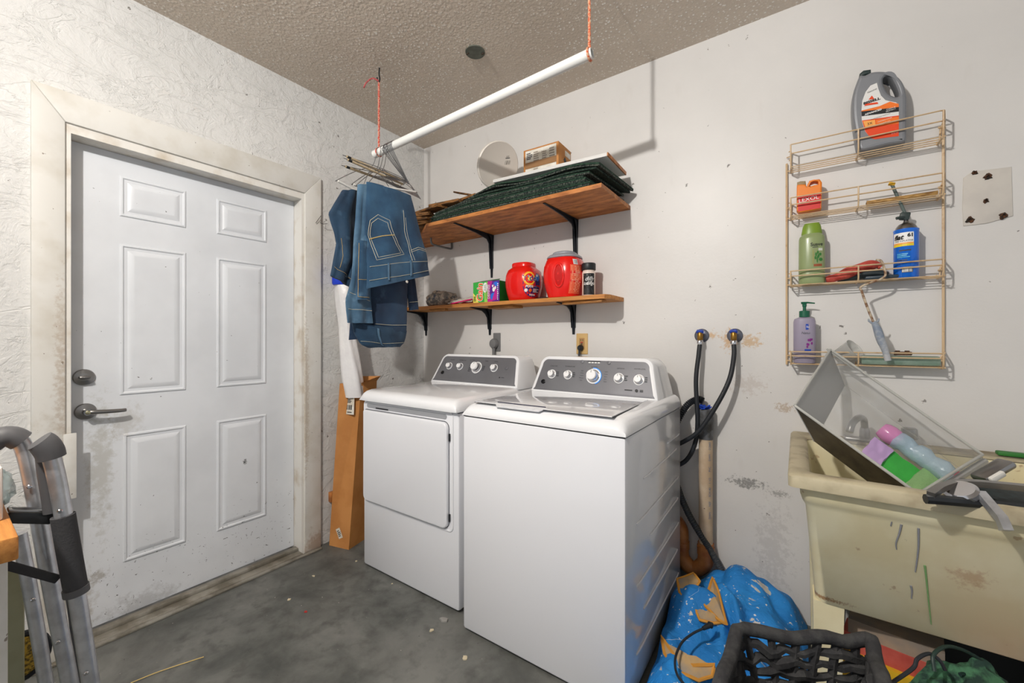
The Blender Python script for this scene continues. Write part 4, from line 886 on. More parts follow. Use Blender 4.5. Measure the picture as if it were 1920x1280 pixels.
dh = ypath([(1319, 752, -.05), (1308, 748, -.05), (1288, 760, -.065), (1270, 790, -.075), (1262, 825, -.08), (1262, 860, -.085), (1270, 910, -.085), (1292, 965, -.085), (1325, 1020, -.08), (1345, 1055, -.075), (1362, 1090, -.06), (1372, 1115, -.05)])
L_ = len(smoothpath(dh, 12))
t = thing('drain_hose', 'grey corrugated drain hose looping from the standpipe down to the blue quilt', 'hose', dh[-1])
B().tube(smoothpath(dh[:6], 26), lambda q: .0155+.0028*math.sin(q*44*6.283), 12).build('ribbed_section', rubber, t); B().tube(smoothpath(dh[5:], 40), lambda q: .0150+.0012*math.sin(q*90*6.283), 12).build('lower_section', M('hose_grey', (58, 60, 62), .6), t)

# ================================================================ box in the corner, bag
t = thing('tall_cardboard_box', 'tall narrow brown cardboard box standing between door and dryer', 'box', (.12, -.72, 0))
A0, A1, A2 = Vector((.044, -.811, 0)), Vector((.191, -.775, 0)), Vector((.150, -.62, 0)); A3 = A0+A2-A1
tp = [P(637, 718, 'x', .10), P(677, 723, 'x', .19), None, None]; zt = .985
T0 = Vector((tp[0].x, tp[0].y, zt)); T1 = Vector((tp[1].x, tp[1].y, zt)); T2 = T1+(A2-A1)*.92; T3 = T0+(A3-A0)*.92
b = B(); b.rings([[A0, A1, A2, A3], [T0, T1, T2, T3]], cap=(True, False)); cb = b.build('carton', card, t, smooth=False)
b = B(); b.add([T1, T2, T2+Vector((.03, .01, .035)), T1+Vector((.035, 0, .012))], [[0, 1, 2, 3]]); b.add([T2, T3, T3+Vector((0, .03, .03)), T2+Vector((0, .03, .03))], [[0, 1, 2, 3]]); b.build('open_flap', card, t, smooth=False)
ex = (A1-A0).normalized(); ey_ = ((T0+T1)/2-(A0+A1)/2).normalized()
fm = flatmap((T0+T1)/2-ey_*.10+Vector((0, -.0006, 0)), ex, ey_); 
decal('shipping_label', cb, fm, [('rect', -.048, -.088, .040, .085, paper), ('lines', -.04, .045, .0, .08, 5, ink_black), ('rect', .005, .01, .03, .028, ink_black), ('lines', -.044, -.02, .034, .004, 3, ink_black), ('bars', -.03, -.06, .025, -.03, 18, ink_black), ('lines', -.01, -.08, .03, -.07, 1, ink_dark)], .0003)
Q = P(645, 995, 'x', .115); k = (Q.z)/.985; cen = (A0+A1)/2*(1-k)+((T0+T1)/2)*k
fm = flatmap(cen+Vector((0, -.0006, 0)), ex*math.cos(.5)+ey_*math.sin(.5), ey_); decal('small_label', cb, fm, [('rect', -.02, -.03, .012, .03, paper), ('lines', -.016, -.02, .009, .02, 4, ink_dark)], .0003)
bagm = M('white_plastic_bag', (232, 230, 228), .35, bump=.7, bscale=14, bdist=.01, col2=(222, 220, 220), scale=10)
bg0 = Vector((.115, -.705, .93)); rs = []
for j in range(22):
    v = j/21; z = .90+v*.72; ww = .068-.018*v+.006*math.sin(v*9); ring = []
    for i in range(28):
        a = 6.283*i/28; k = 1+.16*noise.noise(Vector((math.cos(a)*1.5, math.sin(a)*1.5, z*5)))+.08*math.sin(a*5+z*9)
        ring.append(bg0+Vector((ww*k*math.cos(a)-.025*v+.02*(1-v), ww*.8*k*math.sin(a)-.045*v, z-.93)))
    rs.append(ring)
bt = thing('plastic_bag', 'tall white plastic bag standing in the narrow cardboard box', 'bag', bg0)
B().rings(rs).build('bag_body', bagm, bt, ang=70)
b = B().lathe([(.050, 0), (.055, .01), (.055, .10), (.04, .11)], 20, X=Matrix.Translation(bg0+Vector((-.028, -.05, .655)))); b.build('blue_top', M('blue_plastic', (24, 60, 196), .4), bt)
c = P(619, 930, 'x', .0); o = B().bb((.0, c.y-.012, c.z-.03), (.03, c.y+.03, c.z+.03), bev=.002).build('wood_block', ply); tag(o, 'small brown wooden block fixed low on the wall behind the tall cardboard box', 'block')
# nails by the door casing
nm = M('nail_grey', (70, 66, 62), .5, metal=.6)
for pts, lab in (([(592, 418), (602, 404), (602, 416)], 'bent nail sticking out of the door casing'), ([(600, 417), (606, 420), (614, 419)], 'short nail in the wall beside the door casing')):
    tag(B().tube([P(a, c, 'x', .03+.01*i) for i, (a, c) in enumerate(pts)], .0018, 6).build('nail', nm), lab, 'nail')
# ================================================================ wire rack on the back wall
rk = M('rack_wire_tan', (206, 178, 140), .4, col2=(176, 132, 88), scale=40, lo=.55, hi=.8)
t = thing('wire_rack', 'tan coated four-tier wire rack hung on the back wall above the sink', 'wire rack', (2.585, -.05, 1.09))
RX0, RX1 = 2.341, 2.832
for x, z0, z1 in ((RX0, 1.140, 2.036), (RX1, 1.14, 2.06)):
    B().tube([(x, -.012, z0), (x, -.012, z1)], .0042, 8).build('side_rail', rk, t)
tiers = ((1.990, 2.083), (1.780, 1.856), (1.484, 1.543), (1.148, 1.200))
def tier(zb, zt):
    b = B(); r = .0028; x0, x1 = 2.356, 2.818; zm = (zb+zt)/2+.008
    for z, e in ((zt, 0), (zm, 0)): b.tube([(x0-.006, -.022, z), (x0, -.03, z), (x0, -.096, z), (x0+.004, -.10, z), (x1-.012, -.10, z), (x1, -.094, z), (x1+.018, -.010, z+.004)], r, 6)
    for y in (-.022, -.045, -.068, -.092): b.tube([(x0, y, zb), (x1+.004, y, zb)], r*.72, 6)
    for x in (x0+.001, 2.578, x1-.004): b.tube([(x, -.012, zb+.012), (x, -.02, zb-.003), (x, -.09, zb-.003), (x, -.102, zb+.014), (x, -.102, zt)], r, 6)
    b.tube([(x0+.001, -.02, zt), (x0+.001, -.012, zt-.03), (x0+.001, -.02, zb)], r, 6); b.tube([(x1+.018, -.010, zt+.004), (x1+.006, -.012, zm), (x1+.002, -.02, zb)], r, 6)
    b.tube([(RX0, -.012, zb+.01), (x0, -.018, zb+.01)], r, 6); b.tube([(RX0, -.012, zt-.02), (x0, -.018, zt-.02)], r, 6); b.tube([(RX1, -.012, zt-.03), (x1, -.018, zt-.03)], r*1.6, 6)
    b.build('basket_shelf', rk, t)
for a in tiers: tier(*a)

def holed(polys, t, bevel, X):                                   # solid with holes; first outline is the outside
    from mathutils.geometry import tessellate_polygon
    b = B(); caps = []
    for k, p in enumerate(polys):
        prof = [(bevel*(1-math.cos(R(a))), -t/2+bevel*(1-math.sin(R(a)))) for a in (90, 60, 30, 0)][::1]
        prof = [(bevel*(1-math.sin(R(a))), -t/2+bevel*(1-math.cos(R(a)))) for a in (0, 30, 60, 90)]; prof = prof+[(d, -z) for d, z in prof[::-1]]
        rs = [[(x, y, z) for x, y in inset(p, d if k == 0 else -d)] for d, z in prof]
        b.rings(rs, 0, X, cap=(False, False)); caps.append((rs[0], rs[-1]))
    for e in (0, 1):
        loops = [[Vector(v) for v in c[e]] for c in caps]; tris = tessellate_polygon(loops); b.add([v for l in loops for v in l], [list(q_) for q_ in tris], 0, X)
    return b
def smoothpoly(p, n=4):
    p = [Vector((x, y, 0)) for x, y in p]; o = []; L = len(p)
    for i in range(L):
        p0, p1, p2, p3 = p[i-1], p[i], p[(i+1) % L], p[(i+2) % L]
        for j in range(n):
            q = j/n; v = .5*((2*p1)+(p2-p0)*q+(2*p0-5*p1+4*p2-p3)*q*q+(3*p1-p0-3*p2+p3)*q**3); o.append((v.x, v.y))
    return o
XZ = lambda y: frame((0, y, 0), (1, 0, 0), (0, 0, 1))            # local z points to -y (into the room)
def wl(px, py, y=-.06): p = P(px, py, 'y', y); return (p.x, p.z)
# big silver jug
cr = lambda X, Y, y=-.06: wl(1590+X/7.108, 120+Y/7.108, y)
jb = M('jug_silver', (128, 130, 134), .42, metal=.1)
o1 = [cr(*q) for q in ((150, 195), (105, 290), (62, 420), (45, 560), (50, 750), (75, 920), (105, 1110), (130, 1165), (210, 1180), (500, 1110), (700, 1080), (758, 1050), (765, 900), (768, 560), (762, 450), (735, 330), (680, 240), (600, 180), (500, 147), (400, 140), (300, 152), (220, 190))]
h1_ = [cr(*q) for q in ((455, 240), (490, 205), (545, 210), (590, 280), (625, 350), (655, 440), (640, 475), (580, 462), (520, 425), (480, 360), (458, 300))]
zf = min(z for x, z in o1); dz = tiers[0][0]+.004-zf
fixz = lambda pl_, d: [(x, z+d) for x, z in pl_]
def lev(pl_, z0):                                                # flat foot: clip the outline at the shelf and keep only the two foot corners
    lo = [p for p in pl_ if p[1] <= z0+.006]; hi = [(i, p) for i, p in enumerate(pl_) if p[1] > z0+.006]
    if not lo: return pl_
    xa, xb = min(p[0] for p in lo), max(p[0] for p in lo); n = len(pl_)
    k = next(i for i in range(n) if pl_[i][1] > z0+.006 and pl_[i-1][1] <= z0+.006)
    o = [pl_[(k+i) % n] for i in range(n) if pl_[(k+i) % n][1] > z0+.006]
    foot = [(xa, z0), (xb, z0)]; 
    if abs(o[-1][0]-xb) < abs(o[-1][0]-xa): foot = foot[::-1]
    return o+foot
JZ = tiers[0][0]+.003
t = thing('cleaner_jug', 'large silver carpet cleaner jug with orange label on the top tier of the wire rack', 'jug', (2.64, -.055, JZ))
jg = holed([lev(smoothpoly(o1, 3), JZ), smoothpoly(h1_, 3)], .07, .013, XZ(-.055)).build('jug_body', jb, t, ang=24)
cap = [cr(*q) for q in ((145, 200), (150, 150), (200, 108), (300, 95), (303, 150), (225, 175))]
B().slab(cap, .045, XZ(-.0325-.0), bev=.008).build('cap', M('cap_dark_green', (44, 58, 56), .5), t)
j_or = M('jug_orange', (240, 120, 40), .4); j_rd = M('jug_redorange', (226, 72, 30), .4); j_wh = M('jug_white', (226, 224, 220), .4); j_bk = M('jug_black', (30, 32, 34), .4); j_lt = M('jug_amber', (246, 170, 84), .4)
jm = lambda u, v, h: XZ(-.0905) @ Vector((u, v, h))
q = lambda X, Y: cr(X, Y, -.091)
def qp(*pts): return ('poly', [q(*p) for p in pts])
def qt(s, X, Y, size, m, **k): a = q(X, Y); return ('text', s, a[0], a[1], size, dict(k), m)
def grd(p0, p1, p2, p3, m): return ('poly', [q(*p0), q(*p1), q(*p2), q(*p3)], m)
tz = {'rot': 6}
decal('front_label', jg, jm, [
    ('poly', [q(*p) for p in ((385, 250), (300, 285), (235, 370), (190, 490), (178, 640), (185, 760), (230, 900), (300, 980), (360, 1000), (520, 975), (675, 955), (678, 700), (676, 540), (640, 510), (560, 495), (500, 480), (440, 420), (405, 330))], j_wh),
    ('poly', [q(*p) for p in ((180, 620), (420, 560), (560, 500), (676, 530), (678, 580), (178, 640))], j_or),
    ('poly', [q(*p) for p in ((178, 632), (678, 572), (678, 632), (182, 696))], j_bk),
    ('poly', [q(*p) for p in ((186, 752), (678, 684), (676, 960), (520, 978), (360, 1002), (300, 982), (232, 900))], j_rd),
    ('poly', [q(*p) for p in ((200, 762), (360, 742), (370, 830), (232, 850))], j_lt), ('poly', [q(*p) for p in ((370, 745), (678, 700), (678, 790), (375, 830))], j_or),
    ('poly', [q(*p) for p in ((318, 420), (352, 466), (272, 476))], j_rd), ('poly', [q(*p) for p in ((228, 530), (392, 508), (404, 530), (216, 560))], j_rd),
    qt('BISSELL', 316, 494, .0125, j_bk, sx=1.25, rot=6, bold=.0006), qt('(Genuine)', 320, 356, .008, j_bk, rot=14, sx=.9),
    qt('ADVANCED', 335, 640, .0088, ink_white, rot=7, bold=.0003, sx=1.05), qt('CLEAN &', 570, 592, .0065, ink_white, rot=7), qt('PROTECT', 570, 617, .0065, ink_white, rot=7),
    qt('PROFESSIONAL FORMULA', 430, 702, .0042, j_bk, rot=7, sx=1.2), qt('3X', 290, 795, .013, j_bk, rot=5), qt('CLEANING POWER', 490, 745, .0048, ink_white, rot=7), qt('removes tough stains', 480, 780, .0042, ink_white, rot=7),
    ('lines', q(310, 960)[0], q(310, 960)[1], q(540, 925)[0], q(540, 925)[1], 2, ink_white), qt('52 FL OZ', 622, 920, .005, ink_white, rot=5)], .00012)
# orange leather-cleaner bottle
cr2 = lambda X, Y, y=-.06: wl(1470+X/5.334, 320+Y/5.334, y)
LZ2 = tiers[1][0]+.003
t = thing('orange_bottle', 'small orange jug-shaped bottle with red label at the left of the second rack tier', 'bottle', (2.42, -.06, LZ2))
o2 = [cr2(*p) for p in ((128, 165), (126, 300), (126, 410), (150, 432), (260, 412), (372, 390), (376, 250), (378, 130), (355, 98), (300, 102), (255, 122), (235, 160), (225, 172), (215, 150), (140, 152))]
h2_ = [cr2(*p) for p in ((245, 158), (262, 128), (300, 118), (338, 124), (340, 152), (300, 158), (270, 168))]
org = M('bottle_orange', (232, 128, 34), .35)
ob = holed([lev(o2, LZ2), h2_], .045, .006, XZ(-.06)).build('bottle_body', org, t, ang=24)
B().slab([cr2(*p) for p in ((130, 162), (130, 128), (165, 116), (215, 114), (220, 152))], .034, XZ(-.045), bev=.005).build('cap', M('cap_cork', (150, 130, 96), .6), t)
q = lambda X, Y: cr2(X, Y, -.083)
decal('front_label', ob, lambda u, v, h: XZ(-.0828) @ Vector((u, v, h)), [('poly', [q(*p) for p in ((136, 262), (368, 230), (364, 372), (140, 408))], M('lexo_red', (206, 34, 28), .4)), qt('LEXOL', 246, 283, .022, ink_white, rot=4, sx=1.05), ('lines', q(170, 345)[0], q(170, 345)[1], q(340, 318)[0], q(340, 318)[1], 2, ink_dark)], .0002)
# green shampoo bottle
z0 = tiers[2][0]+.003; c0 = Vector((2.430, -.058, z0)); t = thing('shampoo_bottle', 'tall sage green shampoo bottle at the left of the third rack tier', 'bottle', c0); X = T(c0)
pg = [(.046, 0), (.048, .004), (.048, .045), (.047, .05), (.048, .055), (.047, .19), (.044, .202), (.038, .206), (.036, .212)]
gb = B(); suplathe(gb, pg, X, sx=.96, sy=.6, p=2.3); gb = gb.build('bottle_body', M('bottle_sage', (138, 152, 104), .3, coat=.2), t)
cb = B(); suplathe(cb, [(.036, .208), (.036, .215), (.031, .245), (.026, .256)], X, sx=1, sy=.6, p=2.2); cb.build('cap', M('cap_olive', (118, 146, 46), .35), t)
wm = wrapmap(X, pg, R(-90), sx=.96, sy=.6, p=2.3)
def fl(c0, sy): return lambda u, v, h: Vector((c0[0]+u, c0[1]-sy*math.sqrt(max(0, 1-(u/.048)**2))-h, c0[2]+v))
g_leaf = M('leaf_green', (50, 120, 50), .5)
dec = [('text', 'Suave', .016, .162, .020, {'bold': .0004, 'sx': .9}, ink_black), ('lines', .002, .148, .032, .153, 1, ink_dark), ('lines', .022, .135, .036, .146, 2, ink_white), ('rect', .006, .070, .034, .080, M('band_brown', (150, 76, 44), .5)), ('rect', .002, .082, .007, .138, M('band_tan', (150, 150, 90), .5))]
for (a, c, rx_, ry_) in ((.014, .12, .003, .008), (.020, .128, .003, .007), (.012, .106, .003, .007), (.022, .112, .003, .008), (.028, .120, .004, .006), (.030, .098, .006, .007), (.018, .098, .002, .014)): dec.append(('ell', a, c, rx_, ry_, g_leaf))
decal('front_print', gb, fl(c0, .0295), dec, .0002)
# blue spray can
c0 = Vector((2.722, -.058, z0)); t = thing('spray_can', 'blue aerosol can with long grey trigger nozzle on the third rack tier', 'spray can', c0); X = T(c0)
pb = [(.034, 0), (.036, .003), (.036, .178), (.037, .180), (.037, .184), (.034, .186)]
cn = B().lathe(pb, 36, X=X).build('can_body', M('can_blue', (22, 110, 222), .22, metal=.2, coat=.3), t)
B().lathe([(.033, .184), (.030, .194), (.022, .206), (.010, .212), (.008, .218)], 28, X=X).build('can_dome', satin, t)
wm = wrapmap(X, pb, facing(c0, -12), p=2.0)
decal('front_print', cn, wm, [('rect', -.036, .128, .030, .170, ink_white), ('rect', -.036, .126, .030, .132, j_lt), ('rect', -.036, .118, .030, .126, M('can_yellow', (232, 208, 40), .4)), ('text', 'flat', -.016, .152, .024, {'shear': .3, 'bold': .001}, ink_black), ('text', '61', .02, .158, .018, {'bold': .0008}, ink_black), ('text', 'TIRE INFLATOR', .0, .138, .008, {}, ink_dark), ('lines', -.012, .098, .024, .106, 1, g_dark if False else ink_dark), ('lines', -.018, .074, .024, .092, 3, t_cy), ('lines', -.018, .062, .024, .068, 1, ink_dark), ('rect', -.004, .018, .026, .040, grey_pl), ('bars', -.002, .020, .024, .038, 9, ink_white)], .0002)
tip = P(1672, 345, 'y', -.075); base = Vector((c0.x, c0.y, c0.z+.232))
B().tube([Vector((c0.x, c0.y, c0.z+.216)), base], .007, 10).build('nozzle_stem', black_plastic, t)
nb = B(); nb.box((0, 0, 0), (.030, .018, .030), Matrix.Translation(base+Vector((-.004, 0, .006))) @ Matrix.Rotation(R(12), 4, 'Y'), bev=.005); nb.tube([base+Vector((-.004, -.004, 0)), base+Vector((-.022, -.014, .0)), base+Vector((-.030, -.016, -.002))], .0055, 8); nb.build('nozzle_head', M('nozzle_dark', (50, 62, 60), .5), t)
B().tube([base+Vector((-.002, 0, .014)), tip], .0055, 10).build('nozzle_tube', M('nozzle_grey', (92, 104, 100), .5), t)
nt_ = B(); nt_.box((0, 0, 0), (.020, .014, .012), Matrix.Translation(tip) @ Matrix.Rotation(R(20), 4, 'Y'), bev=.003); nt_.build('nozzle_tip', M('tip_yellow', (228, 176, 30), .5), t)
# red tool and dark cloth on tier 3
t = thing('garden_glove', 'red-orange rubber glove with dark cuff lying on the third rack tier', 'glove', (2.56, -.06, z0))
rs = []; pth = smoothpath([(2.478, -.062, z0+.014), (2.51, -.062, z0+.020), (2.55, -.062, z0+.036), (2.60, -.062, z0+.056), (2.635, -.06, z0+.060), (2.65, -.058, z0+.052)], 6)
B().tube(pth, lambda q: .011+.010*math.sin(math.pi*min(1, q*1.05))+.002*math.sin(q*20), 14).build('glove_hand', M('glove_red', (206, 92, 76), .6, col2=(170, 60, 50), scale=30, bump=.4, bscale=60), t)
B().tube(smoothpath([(2.515, -.05, z0+.012), (2.57, -.05, z0+.022), (2.63, -.05, z0+.028), (2.672, -.052, z0+.018)], 6), lambda q: .010+.007*math.sin(math.pi*q), 12).build('glove_cuff', M('glove_dark', (42, 52, 54), .6), t)
t = B().box((2.655, -.05, z0+.008), (.11, .07, .014), bev=.006).build('phone_case', M('slate', (52, 66, 76), .4)); tag(t, 'flat dark slate-coloured piece under the glove beside the blue spray can', 'flat case')
# wood piece tier 2
z0 = tiers[1][0]+.003; t = B().box((0, 0, 0), (.200, .030, .014), Matrix.Translation((2.705, -.066, z0+.010)), bev=.002).build('wood_stick', M('stick_tan', (186, 146, 84), .7, col2=(120, 86, 44), scale=20, stretch=(2, 14, 14))); tag(t, 'weathered wooden stick lying on the second rack tier', 'stick')
# lavender pump bottle
z0 = tiers[3][0]+.003; c0 = Vector((2.405, -.060, z0)); t = thing('lotion_bottle', 'pale lavender lotion bottle with green pump on the lowest rack tier', 'bottle', c0); X = T(c0)
pl4 = [(.038, 0), (.040, .003), (.040, .175), (.037, .188), (.020, .196), (.018, .200)]
lb = B(); suplathe(lb, pl4, X, sx=.98, sy=.62, p=2.4); lb = lb.build('bottle_body', M('bottle_lavender', (150, 142, 160), .35), t)
pg_ = M('pump_green', (20, 92, 66), .4); B().lathe([(.019, .196), (.019, .222), (.012, .224)], 24, X=X).build('collar', pg_, t)
b = B(); b.lathe([(.006, .222), (.006, .240), (.008, .242), (.008, .252), (.010, .256)], 16, X=X); b.tube([c0+Vector((-.012, 0, .257)), c0+Vector((.01, 0, .258)), c0+Vector((.036, 0, .254))], lambda q: .005-.0025*q, 8); b.build('pump', pg_, t)
fl2 = lambda u, v, h: Vector((c0.x+u, c0.y-.0252*math.sqrt(max(0, 1-(u/.0405)**2))-h, c0.z+v))
vio = M('violet_flower', (130, 40, 130), .5); lblu = M('label_blue', (30, 70, 170), .4)
dec = [('rect', .004, .142, .034, .166, lblu), ('text', 'Suave', .019, .154, .012, {'sx': .95}, ink_white), ('text', 'Naturals', .012, .128, .015, {'shear': .2, 'sx': .9}, ink_dark), ('rect', .0, .052, .034, .060, lblu)]
for i in range(9): a = i*.7; dec.append(('ell', .018+.009*math.cos(a), .086+.016*math.sin(a*1.7), .0032, .0055, vio))
decal('front_print', lb, fl2, dec, .0002)
# white cup on its side
c0 = Vector((2.545, -.058, z0+.045)); X = Matrix.Translation(c0) @ Matrix.Rotation(R(52), 4, 'Y') @ Matrix.Rotation(R(25), 4, 'X')
o = B().lathe([(.026, -.038), (.030, -.034), (.038, .03), (.0405, .036), (.038, .036), (.028, -.030), (.001, -.032)], 30, X=X, cap=(True, False)).build('plastic_cup', M('cup_clear', (226, 226, 222), .2, trans=.55)); tag(o, 'translucent white plastic cup tipped over on the lowest rack tier', 'cup')
# glass block shelf insert
o = B().box((2.70, -.058, z0+.020), (.225, .055, .036), bev=.008).build('glass_tray', M('tray_glass', (176, 200, 184), .18, trans=.5, col2=(150, 178, 160), scale=20)); tag(o, 'long pale green glass tray on the lowest rack tier', 'tray')
o = B().box((0, 0, 0), (.050, .022, .014), Matrix.Translation((2.713, -.058, z0+.047)), bev=.003).box((-.015, 0, .008), (.012, .018, .006), Matrix.Translation((2.713, -.058, z0+.047)), bev=.001).box((.012, 0, .008), (.012, .018, .006), Matrix.Translation((2.713, -.058, z0+.047)), bev=.001).build('rusty_clip', M('clip_rust', (96, 66, 44), .8, col2=(60, 44, 34), scale=60)); tag(o, 'small rusty clip lying on the glass tray', 'clip')
# paint roller frame hanging from tier 3
Y = -.112; rp = [P(a, c, 'y', y) for a, c, y in ((1642, 487, -.108), (1652, 489, -.110), (1658, 503, -.112), (1660, 516, -.114), (1650, 524, -.118), (1632, 530, -.120), (1614, 538, -.122), (1616, 547, -.123), (1627, 578, -.123), (1639, 607, -.123))]
t = thing('paint_roller_frame', 'rusty paint roller frame with grey-blue handle hanging from the third rack tier', 'paint roller', rp[0])
B().tube(rp, .0042, 10, sm=4).build('wire_shank', M('shank_rust', (120, 84, 58), .7, col2=(196, 180, 156), scale=60), t)
hh = [P(a, c, 'y', -.123) for a, c in ((1638, 603), (1645, 617), (1651, 636), (1659, 655), (1665, 676))]
b = B(); b.tube(hh, lambda q: .0085+.0045*math.sin(math.pi*min(1, q*1.25))+.002*q, 12, sm=4); 
for s in (-1, 1): b.tube([hh[0]+Vector((s*.004, 0, -.006)), hh[0]+Vector((s*.014, 0, .004)), hh[0]+Vector((s*.015, 0, .012))], lambda q: .0045-.002*q, 8)
b.build('handle', M('handle_bluegrey', (128, 140, 156), .55, col2=(176, 178, 180), scale=26), t)

# ================================================================ utility sink
sk = M('sink_cream', (232, 224, 190), .5, col2=(222, 211, 172), scale=5, bump=.1, bscale=30,
    specks=((20, .69, .04, (150, 104, 60), .5), (60, .74, .03, (90, 80, 60), .5)),
    blobs=((tuple(P(1815, 1080, 'y', -.62)), (.045, .1, .03), (170, 116, 66), .45), (tuple(P(1535, 1118, 'y', -.6)), (.09, .12, .008), (150, 96, 40), .8)))
rim_m = M('sink_rim_dirty', (184, 174, 146), .55, col2=(128, 114, 90), scale=9, lo=.4, hi=.7, bump=.2, bscale=40)
SX0, SX1, SYF, SZ = 2.357, 3.10, -.715, .842
t = thing('utility_sink', 'cream plastic laundry sink with grey paint drips on the front', 'sink', (2.69, -.36, 0))
def rr3(x0, x1, y0, y1, z, r=.03): return [(a, c, z) for a, c in rrect(x1-x0, y1-y0, r, 5, (x0+x1)/2, (y0+y1)/2)]
b = B()
b.rings([rr3(SX0+.028, SX1-.028, SYF+.030, -.03, .815, .03), rr3(SX0+.030, SX1-.03, SYF+.032, -.03, .775, .03), rr3(SX0+.036, SX1-.036, SYF+.046, -.035, .752, .03), rr3(SX0+.044, SX1-.044, SYF+.060, -.04, .735, .03),
         rr3(SX0+.070, SX1-.07, SYF+.118, -.05, .425, .03), rr3(SX0+.085, SX1-.085, SYF+.135, -.06, .415, .03)], cap=(False, True))
bs = b.build('basin', sk, t, ang=50)
b = B(); b.rings([rr3(SX0+.055, SX1-.055, SYF+.055, -.11, .836, .03), rr3(SX0+.062, SX1-.06, SYF+.066, -.115, .80, .03), rr3(SX0+.10, SX1-.10, SYF+.15, -.15, .46, .04), rr3(SX0+.12, SX1-.12, SYF+.18, -.18, .45, .04)], cap=(False, True)); b.build('inner_bowl', sk, t, ang=50)
b = B(); b.rings([rr3(SX0+.028, SX1-.028, SYF+.03, -.012, .812), rr3(SX0, SX1, SYF, -.004, .806, .02), rr3(SX0-.001, SX1, SYF-.001, -.004, .838, .02), rr3(SX0+.006, SX1-.006, SYF+.006, -.006, .846, .02), rr3(SX0+.045, SX1-.045, SYF+.045, -.105, .846, .03), rr3(SX0+.055, SX1-.055, SYF+.055, -.11, .838, .03)], cap=(False, False)); rim = b.build('rim', rim_m, t, ang=50)
for (x, y) in ((SX0+.064, SYF+.122), (SX1-.075, SYF+.122), (SX0+.064, -.15), (SX1-.075, -.15)):
    b = B(); b.rings([[(x+dx, y+dy, .424) for dx, dy in ((0, 0), (.078, 0), (.078, .02), (.02, .02), (.02, .098), (0, .098))], [(x+.006+dx, y+dy, 0) for dx, dy in ((0, 0), (.062, 0), (.062, .02), (.02, .02), (.02, .08), (0, .08))]]); b.build('leg', sk, t, smooth=False)
# paint drips on the front
def front_pt(px, py): return PP(px, py, (SX0+.3, SYF+.060-.002, .735), Vector((0, .31, -.058)).normalized().cross(Vector((1, 0, 0))).normalized() if False else Vector((0, -.31, -.058)).normalized())
drip = M('drip_grey', (128, 130, 136), .5); dripg = M('drip_green', (112, 150, 96), .5)
for k, (pts, m_) in enumerate((([(1684, 951), (1680, 962), (1673, 975), (1670, 986)], drip), ([(1690, 983), (1686, 1000), (1680, 1018), (1681, 1030)], drip), ([(1722, 990), (1722, 1025), (1718, 1060), (1716, 1072)], drip), ([(1708, 1098), (1710, 1108), (1709, 1122)], drip), ([(1734, 1060), (1737, 1085), (1741, 1125), (1746, 1170)], dripg))):
    b = B(); b.tube([front_pt(a, c) for a, c in pts], lambda q: .0026-.0014*q, 6, sm=4); b.build('paint_drip', m_, bs)
# faucet
t = thing('faucet', 'worn chrome faucet spout and knob seen through the clear drawer', 'faucet', (2.62, -.10, .846))
b = B(); b.box((2.62, -.07, .853), (.17, .05, .014), bev=.006); b.lathe([(.017, .85), (.017, .885), (.014, .90)], 20, X=T(2.60, -.07)); b.tube([(2.60, -.07, .895), (2.595, -.09, .935), (2.575, -.15, .95), (2.55, -.21, .935), (2.54, -.23, .905)], .012, 14, sm=6); b.build('spout', satin, t)
k1 = P(1705, 818, 'y', -.075); b = B(); b.lathe([(.012, .855), (.012, .88)], 16, X=T(k1.x, -.075)); b.lathe([(.024, .875), (.026, .88), (.023, .912), (.019, .916)], 10, X=T(k1.x, -.075)); b.build('tap_knob', satin, t)

# ================================================================ clear drawer leaning in the sink
A = P(1490, 760, 'y', -.50); Bc = P(1722, 926, 'y', -.60); D = P(1557, 655, 'y', -.13); E = P(1842, 852, 'y', -.20)
wv = P(1517, 826, 'y', -.43)-A
cl = M('clear_plastic', (218, 222, 222), .08, alpha=.20, spec=.6, col2=(190, 190, 184), scale=18); clf = M('frosted_plastic', (178, 178, 176), .3, alpha=.78); edge_m = M('drawer_edge', (196, 196, 190), .15, alpha=.75); drawer_dark = M('drawer_dark_brown', (96, 86, 68), .4, col2=(44, 42, 36), scale=12, lo=.35, hi=.7)  # front wall gets an opaque mottled dark brown
t = thing('crisper_drawer', 'clear plastic fridge drawer propped at an angle in the laundry sink', 'drawer', (A+Bc)/2)
cen_ = (A+Bc+D+E)/4
def sh(p): return p+wv+(cen_-p)*.07
A2_, B2_, D2_, E2_ = sh(A), sh(Bc), sh(D), sh(E)
def panel(p, q_, r_, s_, th, m, nm):
    n = ((q_-p).cross(s_-p)).normalized()*th; b = B(); b.add([p, q_, r_, s_, p+n, q_+n, r_+n, s_+n], [[0, 1, 2, 3], [7, 6, 5, 4], [0, 4, 5, 1], [1, 5, 6, 2], [2, 6, 7, 3], [3, 7, 4, 0]]); return b.build(nm, m, t, smooth=False)
panel(A, D, D2_, A2_, .003, clf, 'end_wall'); panel(Bc, E, E2_, B2_, .003, cl, 'end_wall'); panel(A, Bc, B2_, A2_, .003, drawer_dark, 'front_wall'); panel(D, E, E2_, D2_, .003, cl, 'back_wall'); panel(A2_, B2_, E2_, D2_, .003, cl, 'drawer_floor')
for p, q_ in ((A, Bc), (D, E), (A, D), (Bc, E)): B().tube([p, q_], .0045, 8).build('rim_edge', edge_m, t)
for p, q_ in ((Bc, E),): B().tube([p+(q_-p)*.02+wv*.18, q_+wv*.18], .010, 8).build('hand_grip', clf, t)
